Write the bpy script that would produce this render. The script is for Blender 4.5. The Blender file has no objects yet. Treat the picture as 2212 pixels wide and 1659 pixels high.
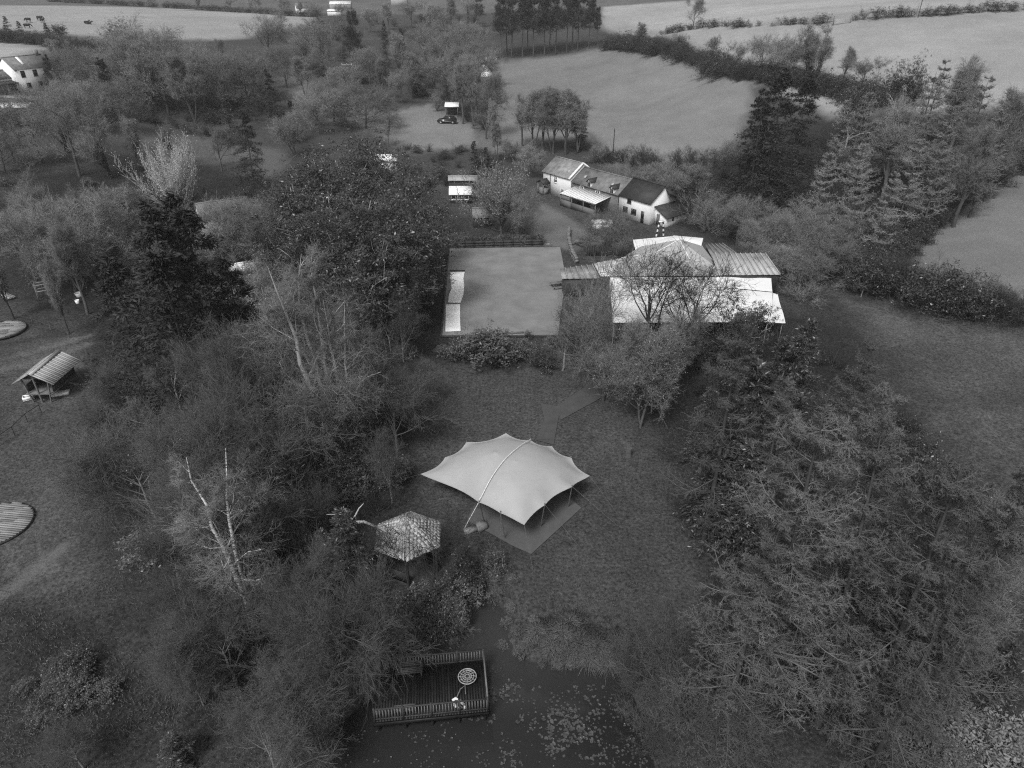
import bpy, math, random
import numpy as np
from mathutils import Matrix, Vector

# ------------------------------------------------------------------ camera, sky, sun, exposure
sc = bpy.context.scene
COL = sc.collection
CAM_H, FPX, PITCH = 34.0, 1533.0, math.radians(30)
cam_d = bpy.data.cameras.new('camera'); cam = bpy.data.objects.new('camera', cam_d); COL.objects.link(cam)
cam.location = (0, 0, CAM_H); cam.rotation_euler = (math.radians(60), 0, 0)
cam_d.sensor_width = 36.0; cam_d.lens = 36.0 * FPX / 2212.0; cam_d.clip_start = 0.5; cam_d.clip_end = 6000
sc.camera = cam

SUN_EL, SUN_AZ = math.radians(52), math.radians(205)      # soft light from behind and left of the camera
world = bpy.data.worlds.new('World'); sc.world = world; world.use_nodes = True
wn, wl = world.node_tree.nodes, world.node_tree.links
wn.clear()
sky = wn.new('ShaderNodeTexSky'); sky.sky_type = 'NISHITA'; sky.sun_disc = False
sky.sun_elevation = SUN_EL; sky.sun_rotation = SUN_AZ; sky.air_density = 1.0; sky.dust_density = 4.0
bw = wn.new('ShaderNodeRGBToBW'); bg = wn.new('ShaderNodeBackground'); wo = wn.new('ShaderNodeOutputWorld')
wl.new(sky.outputs[0], bw.inputs[0]); wl.new(bw.outputs[0], bg.inputs[0]); wl.new(bg.outputs[0], wo.inputs[0])
bg.inputs[1].default_value = 0.105
sun_d = bpy.data.lights.new('sun', 'SUN'); sun = bpy.data.objects.new('sun', sun_d); COL.objects.link(sun)
sun_d.energy = 2.0; sun_d.angle = math.radians(16); sun_d.color = (1, 1, 1)
sv = Vector((math.cos(SUN_EL) * math.sin(SUN_AZ), math.cos(SUN_EL) * math.cos(SUN_AZ), math.sin(SUN_EL)))
sun.rotation_euler = sv.to_track_quat('Z', 'Y').to_euler(); sun.location = (0, 0, 120)
vs = sc.view_settings
vs.view_transform = 'Standard'; vs.look = 'None'; vs.gamma = 1.0; vs.use_curve_mapping = False; vs.exposure = 0.5
cy = sc.cycles
cy.max_bounces = 4; cy.diffuse_bounces = 1; cy.glossy_bounces = 2; cy.transmission_bounces = 2; cy.volume_bounces = 0
cy.transparent_max_bounces = 8; cy.use_adaptive_sampling = True; cy.adaptive_threshold = 0.008
cy.use_denoising = False; cy.denoiser = 'OPENIMAGEDENOISE'; cy.denoising_prefilter = 'NONE'
cy.pixel_filter_type = 'BLACKMAN_HARRIS'; cy.filter_width = 1.2
cy.caustics_reflective = False; cy.caustics_refractive = False

# ------------------------------------------------------------------ where things stand
def ray(x, y):                        # direction in the place of a point seen in the 2212 x 1659 photograph
    a = (x - 1106) / FPX; b = (829.5 - y) / FPX
    return np.array([a, math.cos(PITCH) + b * math.sin(PITCH), -math.sin(PITCH) + b * math.cos(PITCH)])
def at(x, y, z=0.0):
    d = ray(x, y); t = (z - CAM_H) / d[2]
    return d * t + np.array([0, 0, CAM_H])
def dep(x, y, t): return np.array([0, 0, CAM_H]) + ray(x, y) * t
def proj(p):
    z = p[2] - CAM_H
    c = p[1] * math.cos(PITCH) - z * math.sin(PITCH); u = p[1] * math.sin(PITCH) + z * math.cos(PITCH)
    return 1106 + FPX * p[0] / c, 829.5 - FPX * u / c

CP = [dep(*q) for q in [(965,262,166),(70,45,250),(40,197,165),(1046,162,225),(1150,125,255),(1420,80,230),(1825,45,190),
      (2200,20,190),(1400,220,185),(1450,340,140),(2100,420,110),(2200,350,122),(1900,450,116),(400,300,145),(300,260,155),
      (40,110,200),(900,10,480),(1700,5,300),(2200,-30,330),(0,0,420),(1250,118,250),(700,130,230),(600,160,205),(1600,165,172),
      (500,50,290),(700,35,360),(1550,60,210)]]
CP += [np.array(p, float) for p in [(-30,15,.3),(0,15,0),(30,15,0),(-60,40,.8),(-30,40,0),(0,40,0),(30,40,0),(60,40,.5),(-55,70,.8),(-25,70,0),
      (0,70,0),(25,70,0),(55,70,.8),(-60,100,2),(-25,100,0),(0,100,0),(25,100,0),(55,95,1.2),(0,125,0),(22,110,0),(-20,130,.4),(25,135,.8),
      (-900,1500,45),(0,1500,35),(900,1500,60),(-500,800,30),(0,800,22),(500,800,48),(-300,500,26),(250,420,34),(-900,200,40),(900,200,70),(200,120,22),
      (-120,90,8),(-160,150,14),(-900,-200,10),(900,-200,20),(0,-200,0),(110,60,5)]]
CP = np.array(CP)
def _rbf_fit():
    P = CP[:, :2]; n = len(P)
    A = np.zeros((n + 1, n + 1)); A[:n, :n] = np.sqrt(((P[:, None] - P[None]) ** 2).sum(-1) + 64.0)
    A[:n, n] = 1; A[n, :n] = 1
    return np.linalg.solve(A, np.append(CP[:, 2], 0))
_W = _rbf_fit()
def pip(px, py, poly):                # points inside a polygon
    poly = np.asarray(poly)[:, :2]; inside = np.zeros(np.shape(px), bool); j = len(poly) - 1
    for i in range(len(poly)):
        xi, yi = poly[i]; xj, yj = poly[j]
        c = ((yi > py) != (yj > py)) & (px < (xj - xi) * (py - yi) / (yj - yi + 1e-12) + xi)
        inside ^= c; j = i
    return inside
def dist_poly(px, py, poly):
    poly = np.asarray(poly)[:, :2]; d = np.full(np.shape(px), 1e9)
    for i in range(len(poly)):
        a = poly[i - 1]; b = poly[i]; ab = b - a; L = (ab ** 2).sum() + 1e-12
        t = np.clip(((px - a[0]) * ab[0] + (py - a[1]) * ab[1]) / L, 0, 1)
        d = np.minimum(d, np.hypot(px - a[0] - t * ab[0], py - a[1] - t * ab[1]))
    return d
WATER_Z = -0.75
POND = np.array([at(*p, WATER_Z) for p in [(1018,1292),(1066,1292),(1092,1330),(1098,1385),(1135,1428),(1200,1440),(1320,1442),(1360,1490),(1390,1560),
       (1410,1640),(1430,1760),(1440,2000),(560,2000),(640,1720),(690,1600),(790,1520),(850,1430),(930,1408),(1005,1385),(1022,1340)]])
_rs = np.random.RandomState(5); _lat = _rs.rand(256, 256)
def vnoise(x, y, s):                  # smooth value noise 0..1
    x = np.asarray(x) / s; y = np.asarray(y) / s
    i = np.floor(x).astype(int); j = np.floor(y).astype(int); fx = x - i; fy = y - j
    fx = fx * fx * (3 - 2 * fx); fy = fy * fy * (3 - 2 * fy)
    L = lambda a, b: _lat[a % 256, b % 256]
    return (L(i, j) * (1 - fx) + L(i + 1, j) * fx) * (1 - fy) + (L(i, j + 1) * (1 - fx) + L(i + 1, j + 1) * fx) * fy
def ground_z(x, y, detail=True):
    x = np.asarray(x, float); y = np.asarray(y, float)
    z = np.full(x.shape, _W[-1])
    for (cx, cyy, _), w in zip(CP, _W[:-1]):
        z = z + w * np.sqrt((x - cx) ** 2 + (y - cyy) ** 2 + 64.0)
    # the pond basin
    near = (y < 60) & (np.abs(x) < 40)
    if near.any():
        xs, ys = x[near] if x.shape else x, y[near] if y.shape else y
        d = dist_poly(xs, ys, POND); ins = pip(xs, ys, POND)
        drop = np.where(ins, -0.78 - np.clip(d, 0, 2) * 0.5, -0.78 * np.clip(1 - d / 1.6, 0, 1) ** 1.5)
        zz = np.where(ins, np.minimum(0, 0) + drop, (z[near] if x.shape else z) + drop)
        if x.shape: z[near] = zz
        else: z = zz
    return z
def G(x, y, lift=0.):                          # the point of ground seen at a place in the photograph
    d = ray(x, y); lo, hi = 8.0, 1400.0
    ts = np.concatenate([np.arange(15, 330, 0.5), np.arange(330, 1400, 4)])
    zs = ground_z(d[0] * ts, d[1] * ts); f = CAM_H + d[2] * ts - zs - lift
    k = np.argmax(f < 0)
    t0, t1 = ts[max(k - 1, 0)], ts[k]; f0, f1 = f[max(k - 1, 0)], f[k]
    t = t0 + (t1 - t0) * f0 / (f0 - f1 + 1e-9)
    return np.array([d[0] * t, d[1] * t, float(ground_z(np.array([d[0] * t]), np.array([d[1] * t]))[0])])
def gz(x, y): return float(ground_z(np.array([x]), np.array([y]))[0])

# ------------------------------------------------------------------ materials (the photograph is monochrome: greys)
def mat(name, tone, var=0.25, scale=3.0, rough=0.85, bump=0.0, bscale=None, spec=0.25, rnd=0.0, stretch=None, metal=0.0, detail=4.0, dark=None):
    m = bpy.data.materials.new(name); m.use_nodes = True
    n, l = m.node_tree.nodes, m.node_tree.links
    b = n['Principled BSDF']; b.inputs['Roughness'].default_value = rough; b.inputs['Specular IOR Level'].default_value = spec
    b.inputs['Metallic'].default_value = metal
    tc = n.new('ShaderNodeTexCoord'); mp = n.new('ShaderNodeMapping')
    if stretch: mp.inputs['Scale'].default_value = stretch
    l.new(tc.outputs['Object'], mp.inputs[0])
    nz = n.new('ShaderNodeTexNoise'); nz.inputs['Scale'].default_value = scale; nz.inputs['Detail'].default_value = detail; nz.inputs['Roughness'].default_value = .65
    l.new(mp.outputs[0], nz.inputs['Vector'])
    mr = n.new('ShaderNodeMapRange'); mr.inputs['From Min'].default_value = .25; mr.inputs['From Max'].default_value = .75
    mr.inputs['To Min'].default_value = tone * (1 - var) if dark is None else dark; mr.inputs['To Max'].default_value = tone * (1 + var)
    l.new(nz.outputs['Fac'], mr.inputs['Value'])
    out = mr.outputs[0]
    if rnd:
        oi = n.new('ShaderNodeObjectInfo'); r2 = n.new('ShaderNodeMapRange')
        r2.inputs['To Min'].default_value = 1 - rnd; r2.inputs['To Max'].default_value = 1 + rnd
        l.new(oi.outputs['Random'], r2.inputs['Value'])
        mu = n.new('ShaderNodeMath'); mu.operation = 'MULTIPLY'; l.new(out, mu.inputs[0]); l.new(r2.outputs[0], mu.inputs[1]); out = mu.outputs[0]
    l.new(out, b.inputs['Base Color'])
    if bump:
        nb = n.new('ShaderNodeTexNoise'); nb.inputs['Scale'].default_value = bscale or scale * 4; nb.inputs['Detail'].default_value = 3
        l.new(mp.outputs[0], nb.inputs['Vector'])
        bp = n.new('ShaderNodeBump'); bp.inputs['Strength'].default_value = bump; bp.inputs['Distance'].default_value = .05
        l.new(nb.outputs['Fac'], bp.inputs['Height']); l.new(bp.outputs[0], b.inputs['Normal'])
    return m
def leaf_mat(name, tone, var=.4, rough=.5, spec=.4, rnd=.15, scale=1.5):
    return mat(name, tone, var, scale, rough, spec=spec, rnd=rnd)
M = {}
def mk(k, *a, **kw): M[k] = mat(k, *a, **kw); return M[k]
mk('bark', .065, .4, 3, rnd=.3); mk('bark_mid', .17, .4, 3, rnd=.25); mk('bark_pale', .40, .35, 4, rnd=.1, stretch=(1, 1, .3)); mk('twig', .18, .3, .6, rnd=.28); mk('twig_dark', .04, .4, .6, rnd=.2)
mk('twig_mid', .09, .35, .6, rnd=.3); mk('larch_near', .115, .35, .5, rnd=.3); mk('twig_pale', .36, .25, .8, rnd=.12); mk('larch_bark', .06, .4, 3, rnd=.15); mk('larch_twig', .22, .3, .5, rnd=.22)
mk('needle', .032, .5, .7, .7, spec=.2, rnd=.25); mk('needle_far', .045, .4, .7, .7, spec=.2, rnd=.2)
mk('leaf_dark', .045, .5, 1.2, .38, spec=.5, rnd=.2); mk('leaf_mid', .085, .5, 1.2, .42, spec=.5, rnd=.2); mk('leaf_bank', .11, .5, 1.2, .6, rnd=.3); mk('leaf_pale', .17, .4, 1.2, .6, rnd=.15)
mk('ivy', .030, .5, 1.5, .45, spec=.4, rnd=.2); mk('reed', .10, .5, 2, .8, rnd=.2); mk('reed_pale', .24, .3, 2, .8)
mk('white_wall', .74, .10, .5, .8, spec=.2, bump=.1, bscale=8); mk('white_paint', .8, .05, 2, .5); mk('glass', .02, .3, 1, .08, spec=.6)
mk('slate', .16, .45, 1.1, .8, bump=.35, bscale=9, stretch=(1, 1, 1)); mk('slate_pale', .23, .5, 1.0, .85, bump=.4, bscale=8); mk('slate_dark', .035, .3, 1.2, .6, bump=.2, bscale=9)
mk('stone', .17, .5, 2.2, .9, bump=.6, bscale=5); mk('timber', .13, .35, 2.5, .8, stretch=(1, 1, 6), bump=.2); mk('timber_dark', .045, .4, 3, .75, bump=.2)
mk('plank', .22, .4, 1.5, .85, stretch=(.4, 6, 1), rnd=.22); mk('plank_wet', .012, .5, 2, .5, spec=.25, rnd=.35)
mk('canvas_white', .70, .04, .4, .7, spec=.2); mk('canvas_grey', .33, .08, .4, .75, spec=.2); mk('tent_cloth', .345, .10, .5, .65, spec=.25)
mk('sheet_white', .84, .06, .6, .6); mk('webbing', .8, .1, 3, .7); mk('metal_roof', .34, .18, 1.2, .45, spec=.5, stretch=(1, .3, 1)); mk('metal_dark', .03, .3, 3, .4, spec=.5)
mk('metal', .35, .2, 3, .4, spec=.5); mk('rope', .12, .2, 3); mk('car_paint', .018, .2, 2, .15, spec=.6); mk('rubber', .012, .2, 3, .8); mk('hide', .012, .4, 4, .7)
mk('shingle', .55, .5, 1.1, .85, rnd=.18); mk('mat_floor', .09, .15, 1.5, .9); mk('mat_path', .064, .18, 1.2, .95); mk('turf', .185, .24, .35, .95, bump=.2, bscale=14)
mk('soil', .04, .5, 2, .95, bump=.4); mk('gravel', .17, .25, 1.2, .95, bump=.3, bscale=12); mk('plastic_white', .75, .08, 2, .4); mk('lily', .06, .5, 1.4, .4, spec=.5)
mk('brick', .2, .4, 3, .9, bump=.3)
def birch_mat():
    m = mat('birch_bark', .62, .15, 3, .7); n, l = m.node_tree.nodes, m.node_tree.links
    b = n['Principled BSDF']; src = b.inputs['Base Color'].links[0].from_socket
    tc = n.new('ShaderNodeTexCoord'); mp = n.new('ShaderNodeMapping'); mp.inputs['Scale'].default_value = (2, 2, 7)
    nz = n.new('ShaderNodeTexNoise'); nz.inputs['Scale'].default_value = 1.6; nz.inputs['Detail'].default_value = 2
    l.new(tc.outputs['Object'], mp.inputs[0]); l.new(mp.outputs[0], nz.inputs['Vector'])
    mr = n.new('ShaderNodeMapRange'); mr.inputs['From Min'].default_value = .4; mr.inputs['From Max'].default_value = .48; mr.inputs['To Min'].default_value = .2
    l.new(nz.outputs['Fac'], mr.inputs['Value'])
    mu = n.new('ShaderNodeMath'); mu.operation = 'MULTIPLY'; l.new(src, mu.inputs[0]); l.new(mr.outputs[0], mu.inputs[1]); l.new(mu.outputs[0], b.inputs['Base Color'])
    return m
M['birch'] = birch_mat()

# ------------------------------------------------------------------ mesh building
class MB:
    def __init__(s): s.v = []; s.t = []; s.q = []; s.n = 0
    def add(s, v, t=None, q=None):
        v = np.asarray(v, float).reshape(-1, 3)
        if t is not None and len(t): s.t.append(np.asarray(t, int).reshape(-1, 3) + s.n)
        if q is not None and len(q): s.q.append(np.asarray(q, int).reshape(-1, 4) + s.n)
        s.v.append(v); s.n += len(v); return s
    def hexa(s, p):                   # 8 corners: bottom loop 0-3, top loop 4-7
        return s.add(p, q=[(3, 2, 1, 0), (4, 5, 6, 7), (0, 1, 5, 4), (1, 2, 6, 5), (2, 3, 7, 6), (3, 0, 4, 7)])
    def box(s, x0, x1, y0, y1, z0, z1):
        return s.hexa([(x0, y0, z0), (x1, y0, z0), (x1, y1, z0), (x0, y1, z0), (x0, y0, z1), (x1, y0, z1), (x1, y1, z1), (x0, y1, z1)])
    def slab(s, a, b, c, d, th):      # a sheet through four corners with thickness below it
        p = np.array([a, b, c, d], float); n = np.cross(p[1] - p[0], p[3] - p[0]); n /= np.linalg.norm(n)
        if n[2] < 0: p = p[::-1]; n = -n
        return s.hexa(np.vstack([p - n * th, p]))
    def tube(s, pts, r, sides=6, r1=None):
        pts = np.asarray(pts, float); K = len(pts)
        rad = np.linspace(r, r if r1 is None else r1, K) if np.isscalar(r) else np.asarray(r)
        v, q = tubes(pts[None], rad[None], sides); s.add(v, q=q)
        s.add(v[:sides], t=[(0, i + 1, i) for i in range(1, sides - 1)]); s.add(v[-sides:], t=[(0, i, i + 1) for i in range(1, sides - 1)])
        return s
    def fan(s, loop, z0, z1):         # a solid prism over a loop of xy points
        L = np.asarray(loop, float)[:, :2]; n = len(L)
        v = np.vstack([np.c_[L, np.full(n, z0)], np.c_[L, np.full(n, z1)]])
        return s.add(v, t=[(n, n + i, n + i + 1) for i in range(1, n - 1)] + [(0, i + 1, i) for i in range(1, n - 1)],
                     q=[(i, (i + 1) % n, n + (i + 1) % n, n + i) for i in range(n)])
    def mesh(s, name, smooth=False):
        me = bpy.data.meshes.new(name); v = np.vstack(s.v)
        t = np.vstack(s.t) if s.t else np.zeros((0, 3), int); q = np.vstack(s.q) if s.q else np.zeros((0, 4), int)
        me.vertices.add(len(v)); me.vertices.foreach_set('co', v.astype(np.float32).ravel())
        li = np.concatenate([t.ravel(), q.ravel()]); me.loops.add(len(li)); me.loops.foreach_set('vertex_index', li.astype(np.int32))
        st = np.concatenate([np.arange(len(t)) * 3, len(t) * 3 + np.arange(len(q)) * 4])
        me.polygons.add(len(st)); me.polygons.foreach_set('loop_start', st.astype(np.int32))
        if smooth: me.polygons.foreach_set('use_smooth', np.ones(len(st), bool))
        me.update(calc_edges=True); me.validate(); return me
    def build(s, name, m, parent=None, smooth=False):
        return link(name, s.mesh(name, smooth), m, parent)
def link(name, me, m, parent=None):
    if m is not None and not me.materials: me.materials.append(M[m] if isinstance(m, str) else m)
    o = bpy.data.objects.new(name, me); COL.objects.link(o)
    if parent is not None: o.parent = parent
    return o
def tag(o, label=None, cat=None, group=None, kind=None):
    if label: o['label'] = label
    if cat: o['category'] = cat
    if group: o['group'] = group
    if kind: o['kind'] = kind
    return o
def thing(name, label, cat, loc=(0, 0, 0), rz=0.0, group=None):
    o = bpy.data.objects.new(name, None); COL.objects.link(o); o.empty_display_size = .3
    o.location = loc; o.rotation_euler = (0, 0, rz); return tag(o, label, cat, group)
def nrm(a): return a / (np.linalg.norm(a, axis=-1, keepdims=True) + 1e-9)
def tubes(P, R, sides):
    N, K, _ = P.shape
    T = np.empty_like(P); T[:, 1:-1] = P[:, 2:] - P[:, :-2]; T[:, 0] = P[:, 1] - P[:, 0]; T[:, -1] = P[:, -1] - P[:, -2]; T = nrm(T)
    ref = np.where(np.abs(T[..., 2:3]) > .9, np.array([1., 0, 0]), np.array([0, 0, 1.]))
    A = nrm(np.cross(T, ref)); B = np.cross(T, A)
    ang = np.arange(sides) * 2 * np.pi / sides
    V = P[:, :, None] + R[:, :, None, None] * (np.cos(ang)[:, None] * A[:, :, None] + np.sin(ang)[:, None] * B[:, :, None])
    idx = np.arange(N * K * sides).reshape(N, K, sides); nx = np.roll(idx, -1, 2)
    q = np.stack([idx[:, :-1], nx[:, :-1], nx[:, 1:], idx[:, 1:]], -1).reshape(-1, 4)
    return V.reshape(-1, 3), q
def spikes(A, B, r, rng, sides=3):    # thin three-sided tapering twigs from A to B
    N = len(A); T = nrm(B - A); ref = nrm(rng.normal(size=(N, 3))); X = nrm(np.cross(T, ref)); Y = np.cross(T, X)
    ang = np.arange(sides) * 2 * np.pi / sides
    r = np.broadcast_to(np.asarray(r, float), (N,))
    V = np.empty((N, sides + 1, 3))
    for k in range(sides): V[:, k] = A + r[:, None] * (np.cos(ang[k]) * X + np.sin(ang[k]) * Y)
    V[:, sides] = B
    b = (np.arange(N) * (sides + 1))[:, None]
    t = np.concatenate([np.concatenate([b + k, b + (k + 1) % sides, b + sides], 1) for k in range(sides)], 0)
    return V.reshape(-1, 3), t
def blades(C, size, rng, up=.5, aspect=.45, D=None, cup=.0):   # diamond leaves
    N = len(C); n = rng.normal(size=(N, 3)); n[:, 2] = np.abs(n[:, 2]) + up * 2; n = nrm(n)
    d = rng.normal(size=(N, 3)) if D is None else D + rng.normal(size=(N, 3)) * .35
    d = nrm(d - (d * n).sum(1, keepdims=True) * n); s = np.cross(n, d)
    L = (size * rng.uniform(.6, 1.3, N))[:, None]; w = L * aspect
    V = np.stack([C, C + d * L * .5 + s * w * .5 + n * L * cup, C + d * L, C + d * L * .5 - s * w * .5 + n * L * cup], 1)
    b = (np.arange(N) * 4)[:, None]
    return V.reshape(-1, 3), np.concatenate([np.concatenate([b, b + 1, b + 2], 1), np.concatenate([b, b + 2, b + 3], 1)], 0)
def grow(P, R, n, trange, ang, length, K, rng, up=0., wander=.15, rratio=.6, taper=.35, droop=None, flat=0., whorl=None):
    """n children on every branch of P (N,K,3)."""
    N, Kp, _ = P.shape
    t = rng.uniform(trange[0], trange[1], (N, n)); t = np.sort(t, 1)
    if whorl: t = np.clip((np.floor(t * whorl) + .5 + rng.normal(size=t.shape) * .10) / whorl, trange[0], trange[1])
    f = t * (Kp - 1); i = np.minimum(f.astype(int), Kp - 2); w = (f - i)[..., None]
    r_ = np.arange(N)[:, None]
    S = P[r_, i] * (1 - w) + P[r_, i + 1] * w; T = nrm(P[r_, i + 1] - P[r_, i]); rad = R[r_, i] * (1 - w[..., 0]) + R[r_, i + 1] * w[..., 0]
    S = S.reshape(-1, 3); T = T.reshape(-1, 3); rad = rad.ravel(); tt = t.ravel()
    Q = rng.normal(size=S.shape); Q[:, 2] *= (1 - flat); Q = nrm(Q - (Q * T).sum(1, keepdims=True) * T)
    a = np.radians(rng.uniform(ang[0], ang[1], len(S)))[:, None]
    D = nrm(np.cos(a) * T + np.sin(a) * Q)
    pl = np.repeat(np.linalg.norm(np.diff(P, axis=1), axis=2).sum(1), n)
    L = length(tt, pl) * rng.uniform(.7, 1.25, len(S))
    pts = [S]; step = (L / (K - 1))[:, None]
    for k in range(1, K):
        u = up if droop is None else droop[0] + (droop[1] - droop[0]) * k / (K - 1)
        D = nrm(D + np.array([0, 0, u]) + rng.normal(size=D.shape) * wander)
        pts.append(pts[-1] + D * step)
    C = np.stack(pts, 1); r0 = rad * rratio
    return C, r0[:, None] * np.linspace(1, taper, K)[None], tt
# ------------------------------------------------------------------ the ground
def px_poly(*pts): return np.array([G(x, y) for x, y in pts])
def axis(fine0, fine1, step, far, g=1.09):
    a = list(np.arange(fine0, fine1, step)); s = step; v = a[-1]
    while v < far: s *= g; v += s; a.append(v)
    return a
xs_r = axis(0, 42, .5, 1900); XS = np.array([-v for v in xs_r[:0:-1]] + xs_r)
YS = np.array([v for v in np.arange(-60, 16, 4.)] + axis(16, 100, .5, 2400, 1.045))
GX, GY = np.meshgrid(XS, YS); GZ = ground_z(GX, GY)
lump = (vnoise(GX, GY, 1.3) - .5) * .10 + (vnoise(GX + 40, GY, 5) - .5) * .22 + (vnoise(GX, GY + 90, .55) - .5) * .05
inpond = pip(GX, GY, POND)
TR = px_poly((970,538),(1210,535),(1222,600),(1205,728),(953,729))
MATS = [np.array([(-3.2,39.2,0),(.03,36.6,0),(1.3,35.8,0),(5.1,40.6,0),(2.0,45.0,0),(-2.2,43.5,0)]), px_poly((1168,872),(1212,880),(1206,905),(1196,962),(1158,952),(1176,905)), px_poly((1200,880),(1345,782),(1372,800),(1345,835),(1212,908))]
flat = inpond | (dist_poly(GX, GY, POND) < .6)
for W in [TR] + MATS: flat |= pip(GX, GY, W) | (dist_poly(GX, GY, W) < .7)
GZ = GZ + np.where(flat, 0, lump)
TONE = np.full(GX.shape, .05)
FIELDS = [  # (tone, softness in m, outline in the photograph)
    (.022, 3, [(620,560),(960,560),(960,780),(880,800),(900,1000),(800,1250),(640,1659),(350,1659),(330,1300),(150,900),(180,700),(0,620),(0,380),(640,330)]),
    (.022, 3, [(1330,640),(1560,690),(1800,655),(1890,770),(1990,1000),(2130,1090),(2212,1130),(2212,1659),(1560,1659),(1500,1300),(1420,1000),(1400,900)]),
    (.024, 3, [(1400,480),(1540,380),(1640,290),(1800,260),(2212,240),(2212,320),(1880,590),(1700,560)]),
    (.175, 2, [(1062,330),(1040,180),(1075,132),(1300,100),(1620,170),(1630,230),(1550,360),(1320,352),(1270,290),(1110,318)]),
    (.255, 2, [(1300,60),(1300,12),(1750,-6),(2212,-60),(2400,-60),(2400,240),(2212,240),(1800,250),(1640,180),(1420,80)]),
    (.30, 1, [(1300,30),(1310,10),(1900,-30),(2212,-60),(2212,12),(1600,58),(1420,66)]),
    (.27, 2, [(-300,5),(0,6),(130,4),(360,18),(680,36),(680,52),(500,85),(250,90),(0,60),(-300,80)]),
    (.28, 2, [(-300,80),(0,88),(80,98),(90,130),(0,140),(-300,140)]),
    (.17, 2, [(830,245),(930,225),(960,240),(1040,280),(1040,315),(900,330),(840,300),(700,250),(640,200),(620,165),(680,180)]),
    (.085, 2, [(290,265),(480,310),(640,330),(600,400),(380,330),(270,300)]),
    (.14, 2, [(1890,590),(2040,450),(2212,345),(2400,300),(2400,720),(2212,690),(2000,640),(1860,620)]),
    (.076, 2, [(1830,650),(2010,690),(2212,730),(2400,760),(2400,1200),(2212,1100),(2100,1000),(1990,800)]),
    (.062, 1.5, [(940,790),(1190,780),(1300,760),(1380,880),(1400,1000),(1480,1250),(1500,1420),(1400,1440),(1150,1380),(1080,1280),(1040,1190),(1000,1150),(900,1010),(900,870)]),
    (.048, 3, [(1000,1130),(1300,1050),(1400,1000),(1480,1250),(1500,1420),(1400,1440),(1150,1380),(1080,1280)]),
    (.070, 1.2, [(0,720),(60,700),(180,740),(200,900),(130,1000),(240,1300),(60,1320),(0,1300)]),
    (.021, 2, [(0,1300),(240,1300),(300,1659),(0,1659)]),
    (.040, 1.5, [(420,1659),(620,1500),(640,1659)]),
    (.12, .8, [(1170,440),(1230,470),(1300,520),(1240,545),(1210,535),(1140,520)]),
]
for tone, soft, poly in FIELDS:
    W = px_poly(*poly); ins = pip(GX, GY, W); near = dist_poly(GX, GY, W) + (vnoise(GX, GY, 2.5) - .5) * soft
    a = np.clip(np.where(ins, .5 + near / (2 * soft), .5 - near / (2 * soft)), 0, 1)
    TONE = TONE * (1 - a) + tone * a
far = GY > 420; TONE = np.where(far, .10, TONE)
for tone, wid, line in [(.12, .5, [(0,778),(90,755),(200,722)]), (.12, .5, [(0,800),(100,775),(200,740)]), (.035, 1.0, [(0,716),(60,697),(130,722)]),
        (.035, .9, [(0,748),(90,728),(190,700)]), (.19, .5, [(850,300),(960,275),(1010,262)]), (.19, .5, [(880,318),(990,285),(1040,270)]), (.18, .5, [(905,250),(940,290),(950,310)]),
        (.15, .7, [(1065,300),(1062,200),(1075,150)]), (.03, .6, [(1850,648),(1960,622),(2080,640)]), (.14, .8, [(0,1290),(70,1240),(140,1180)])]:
    W = px_poly(*line); d = np.full(GX.shape, 1e9)
    for p, q in zip(W[:-1], W[1:]):
        ab = (q - p)[:2]; t = np.clip(((GX - p[0]) * ab[0] + (GY - p[1]) * ab[1]) / (ab @ ab), 0, 1)
        d = np.minimum(d, np.hypot(GX - p[0] - t * ab[0], GY - p[1] - t * ab[1]))
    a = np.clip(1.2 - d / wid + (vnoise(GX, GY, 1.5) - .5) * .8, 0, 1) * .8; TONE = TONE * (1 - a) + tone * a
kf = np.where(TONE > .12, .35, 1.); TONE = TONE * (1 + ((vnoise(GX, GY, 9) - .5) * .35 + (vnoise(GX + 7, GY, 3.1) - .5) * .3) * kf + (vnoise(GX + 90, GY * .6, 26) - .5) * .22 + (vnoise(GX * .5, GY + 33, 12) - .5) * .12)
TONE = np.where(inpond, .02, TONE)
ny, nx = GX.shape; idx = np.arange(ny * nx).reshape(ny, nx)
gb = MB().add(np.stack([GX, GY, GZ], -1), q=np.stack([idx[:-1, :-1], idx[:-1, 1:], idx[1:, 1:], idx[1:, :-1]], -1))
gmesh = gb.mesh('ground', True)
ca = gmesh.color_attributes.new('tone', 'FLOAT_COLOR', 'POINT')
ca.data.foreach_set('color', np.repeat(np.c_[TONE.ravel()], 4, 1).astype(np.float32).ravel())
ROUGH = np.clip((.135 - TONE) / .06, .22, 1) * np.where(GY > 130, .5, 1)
cr = gmesh.color_attributes.new('tuft', 'FLOAT_COLOR', 'POINT'); cr.data.foreach_set('color', np.repeat(np.c_[ROUGH.ravel()], 4, 1).astype(np.float32).ravel())
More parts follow.
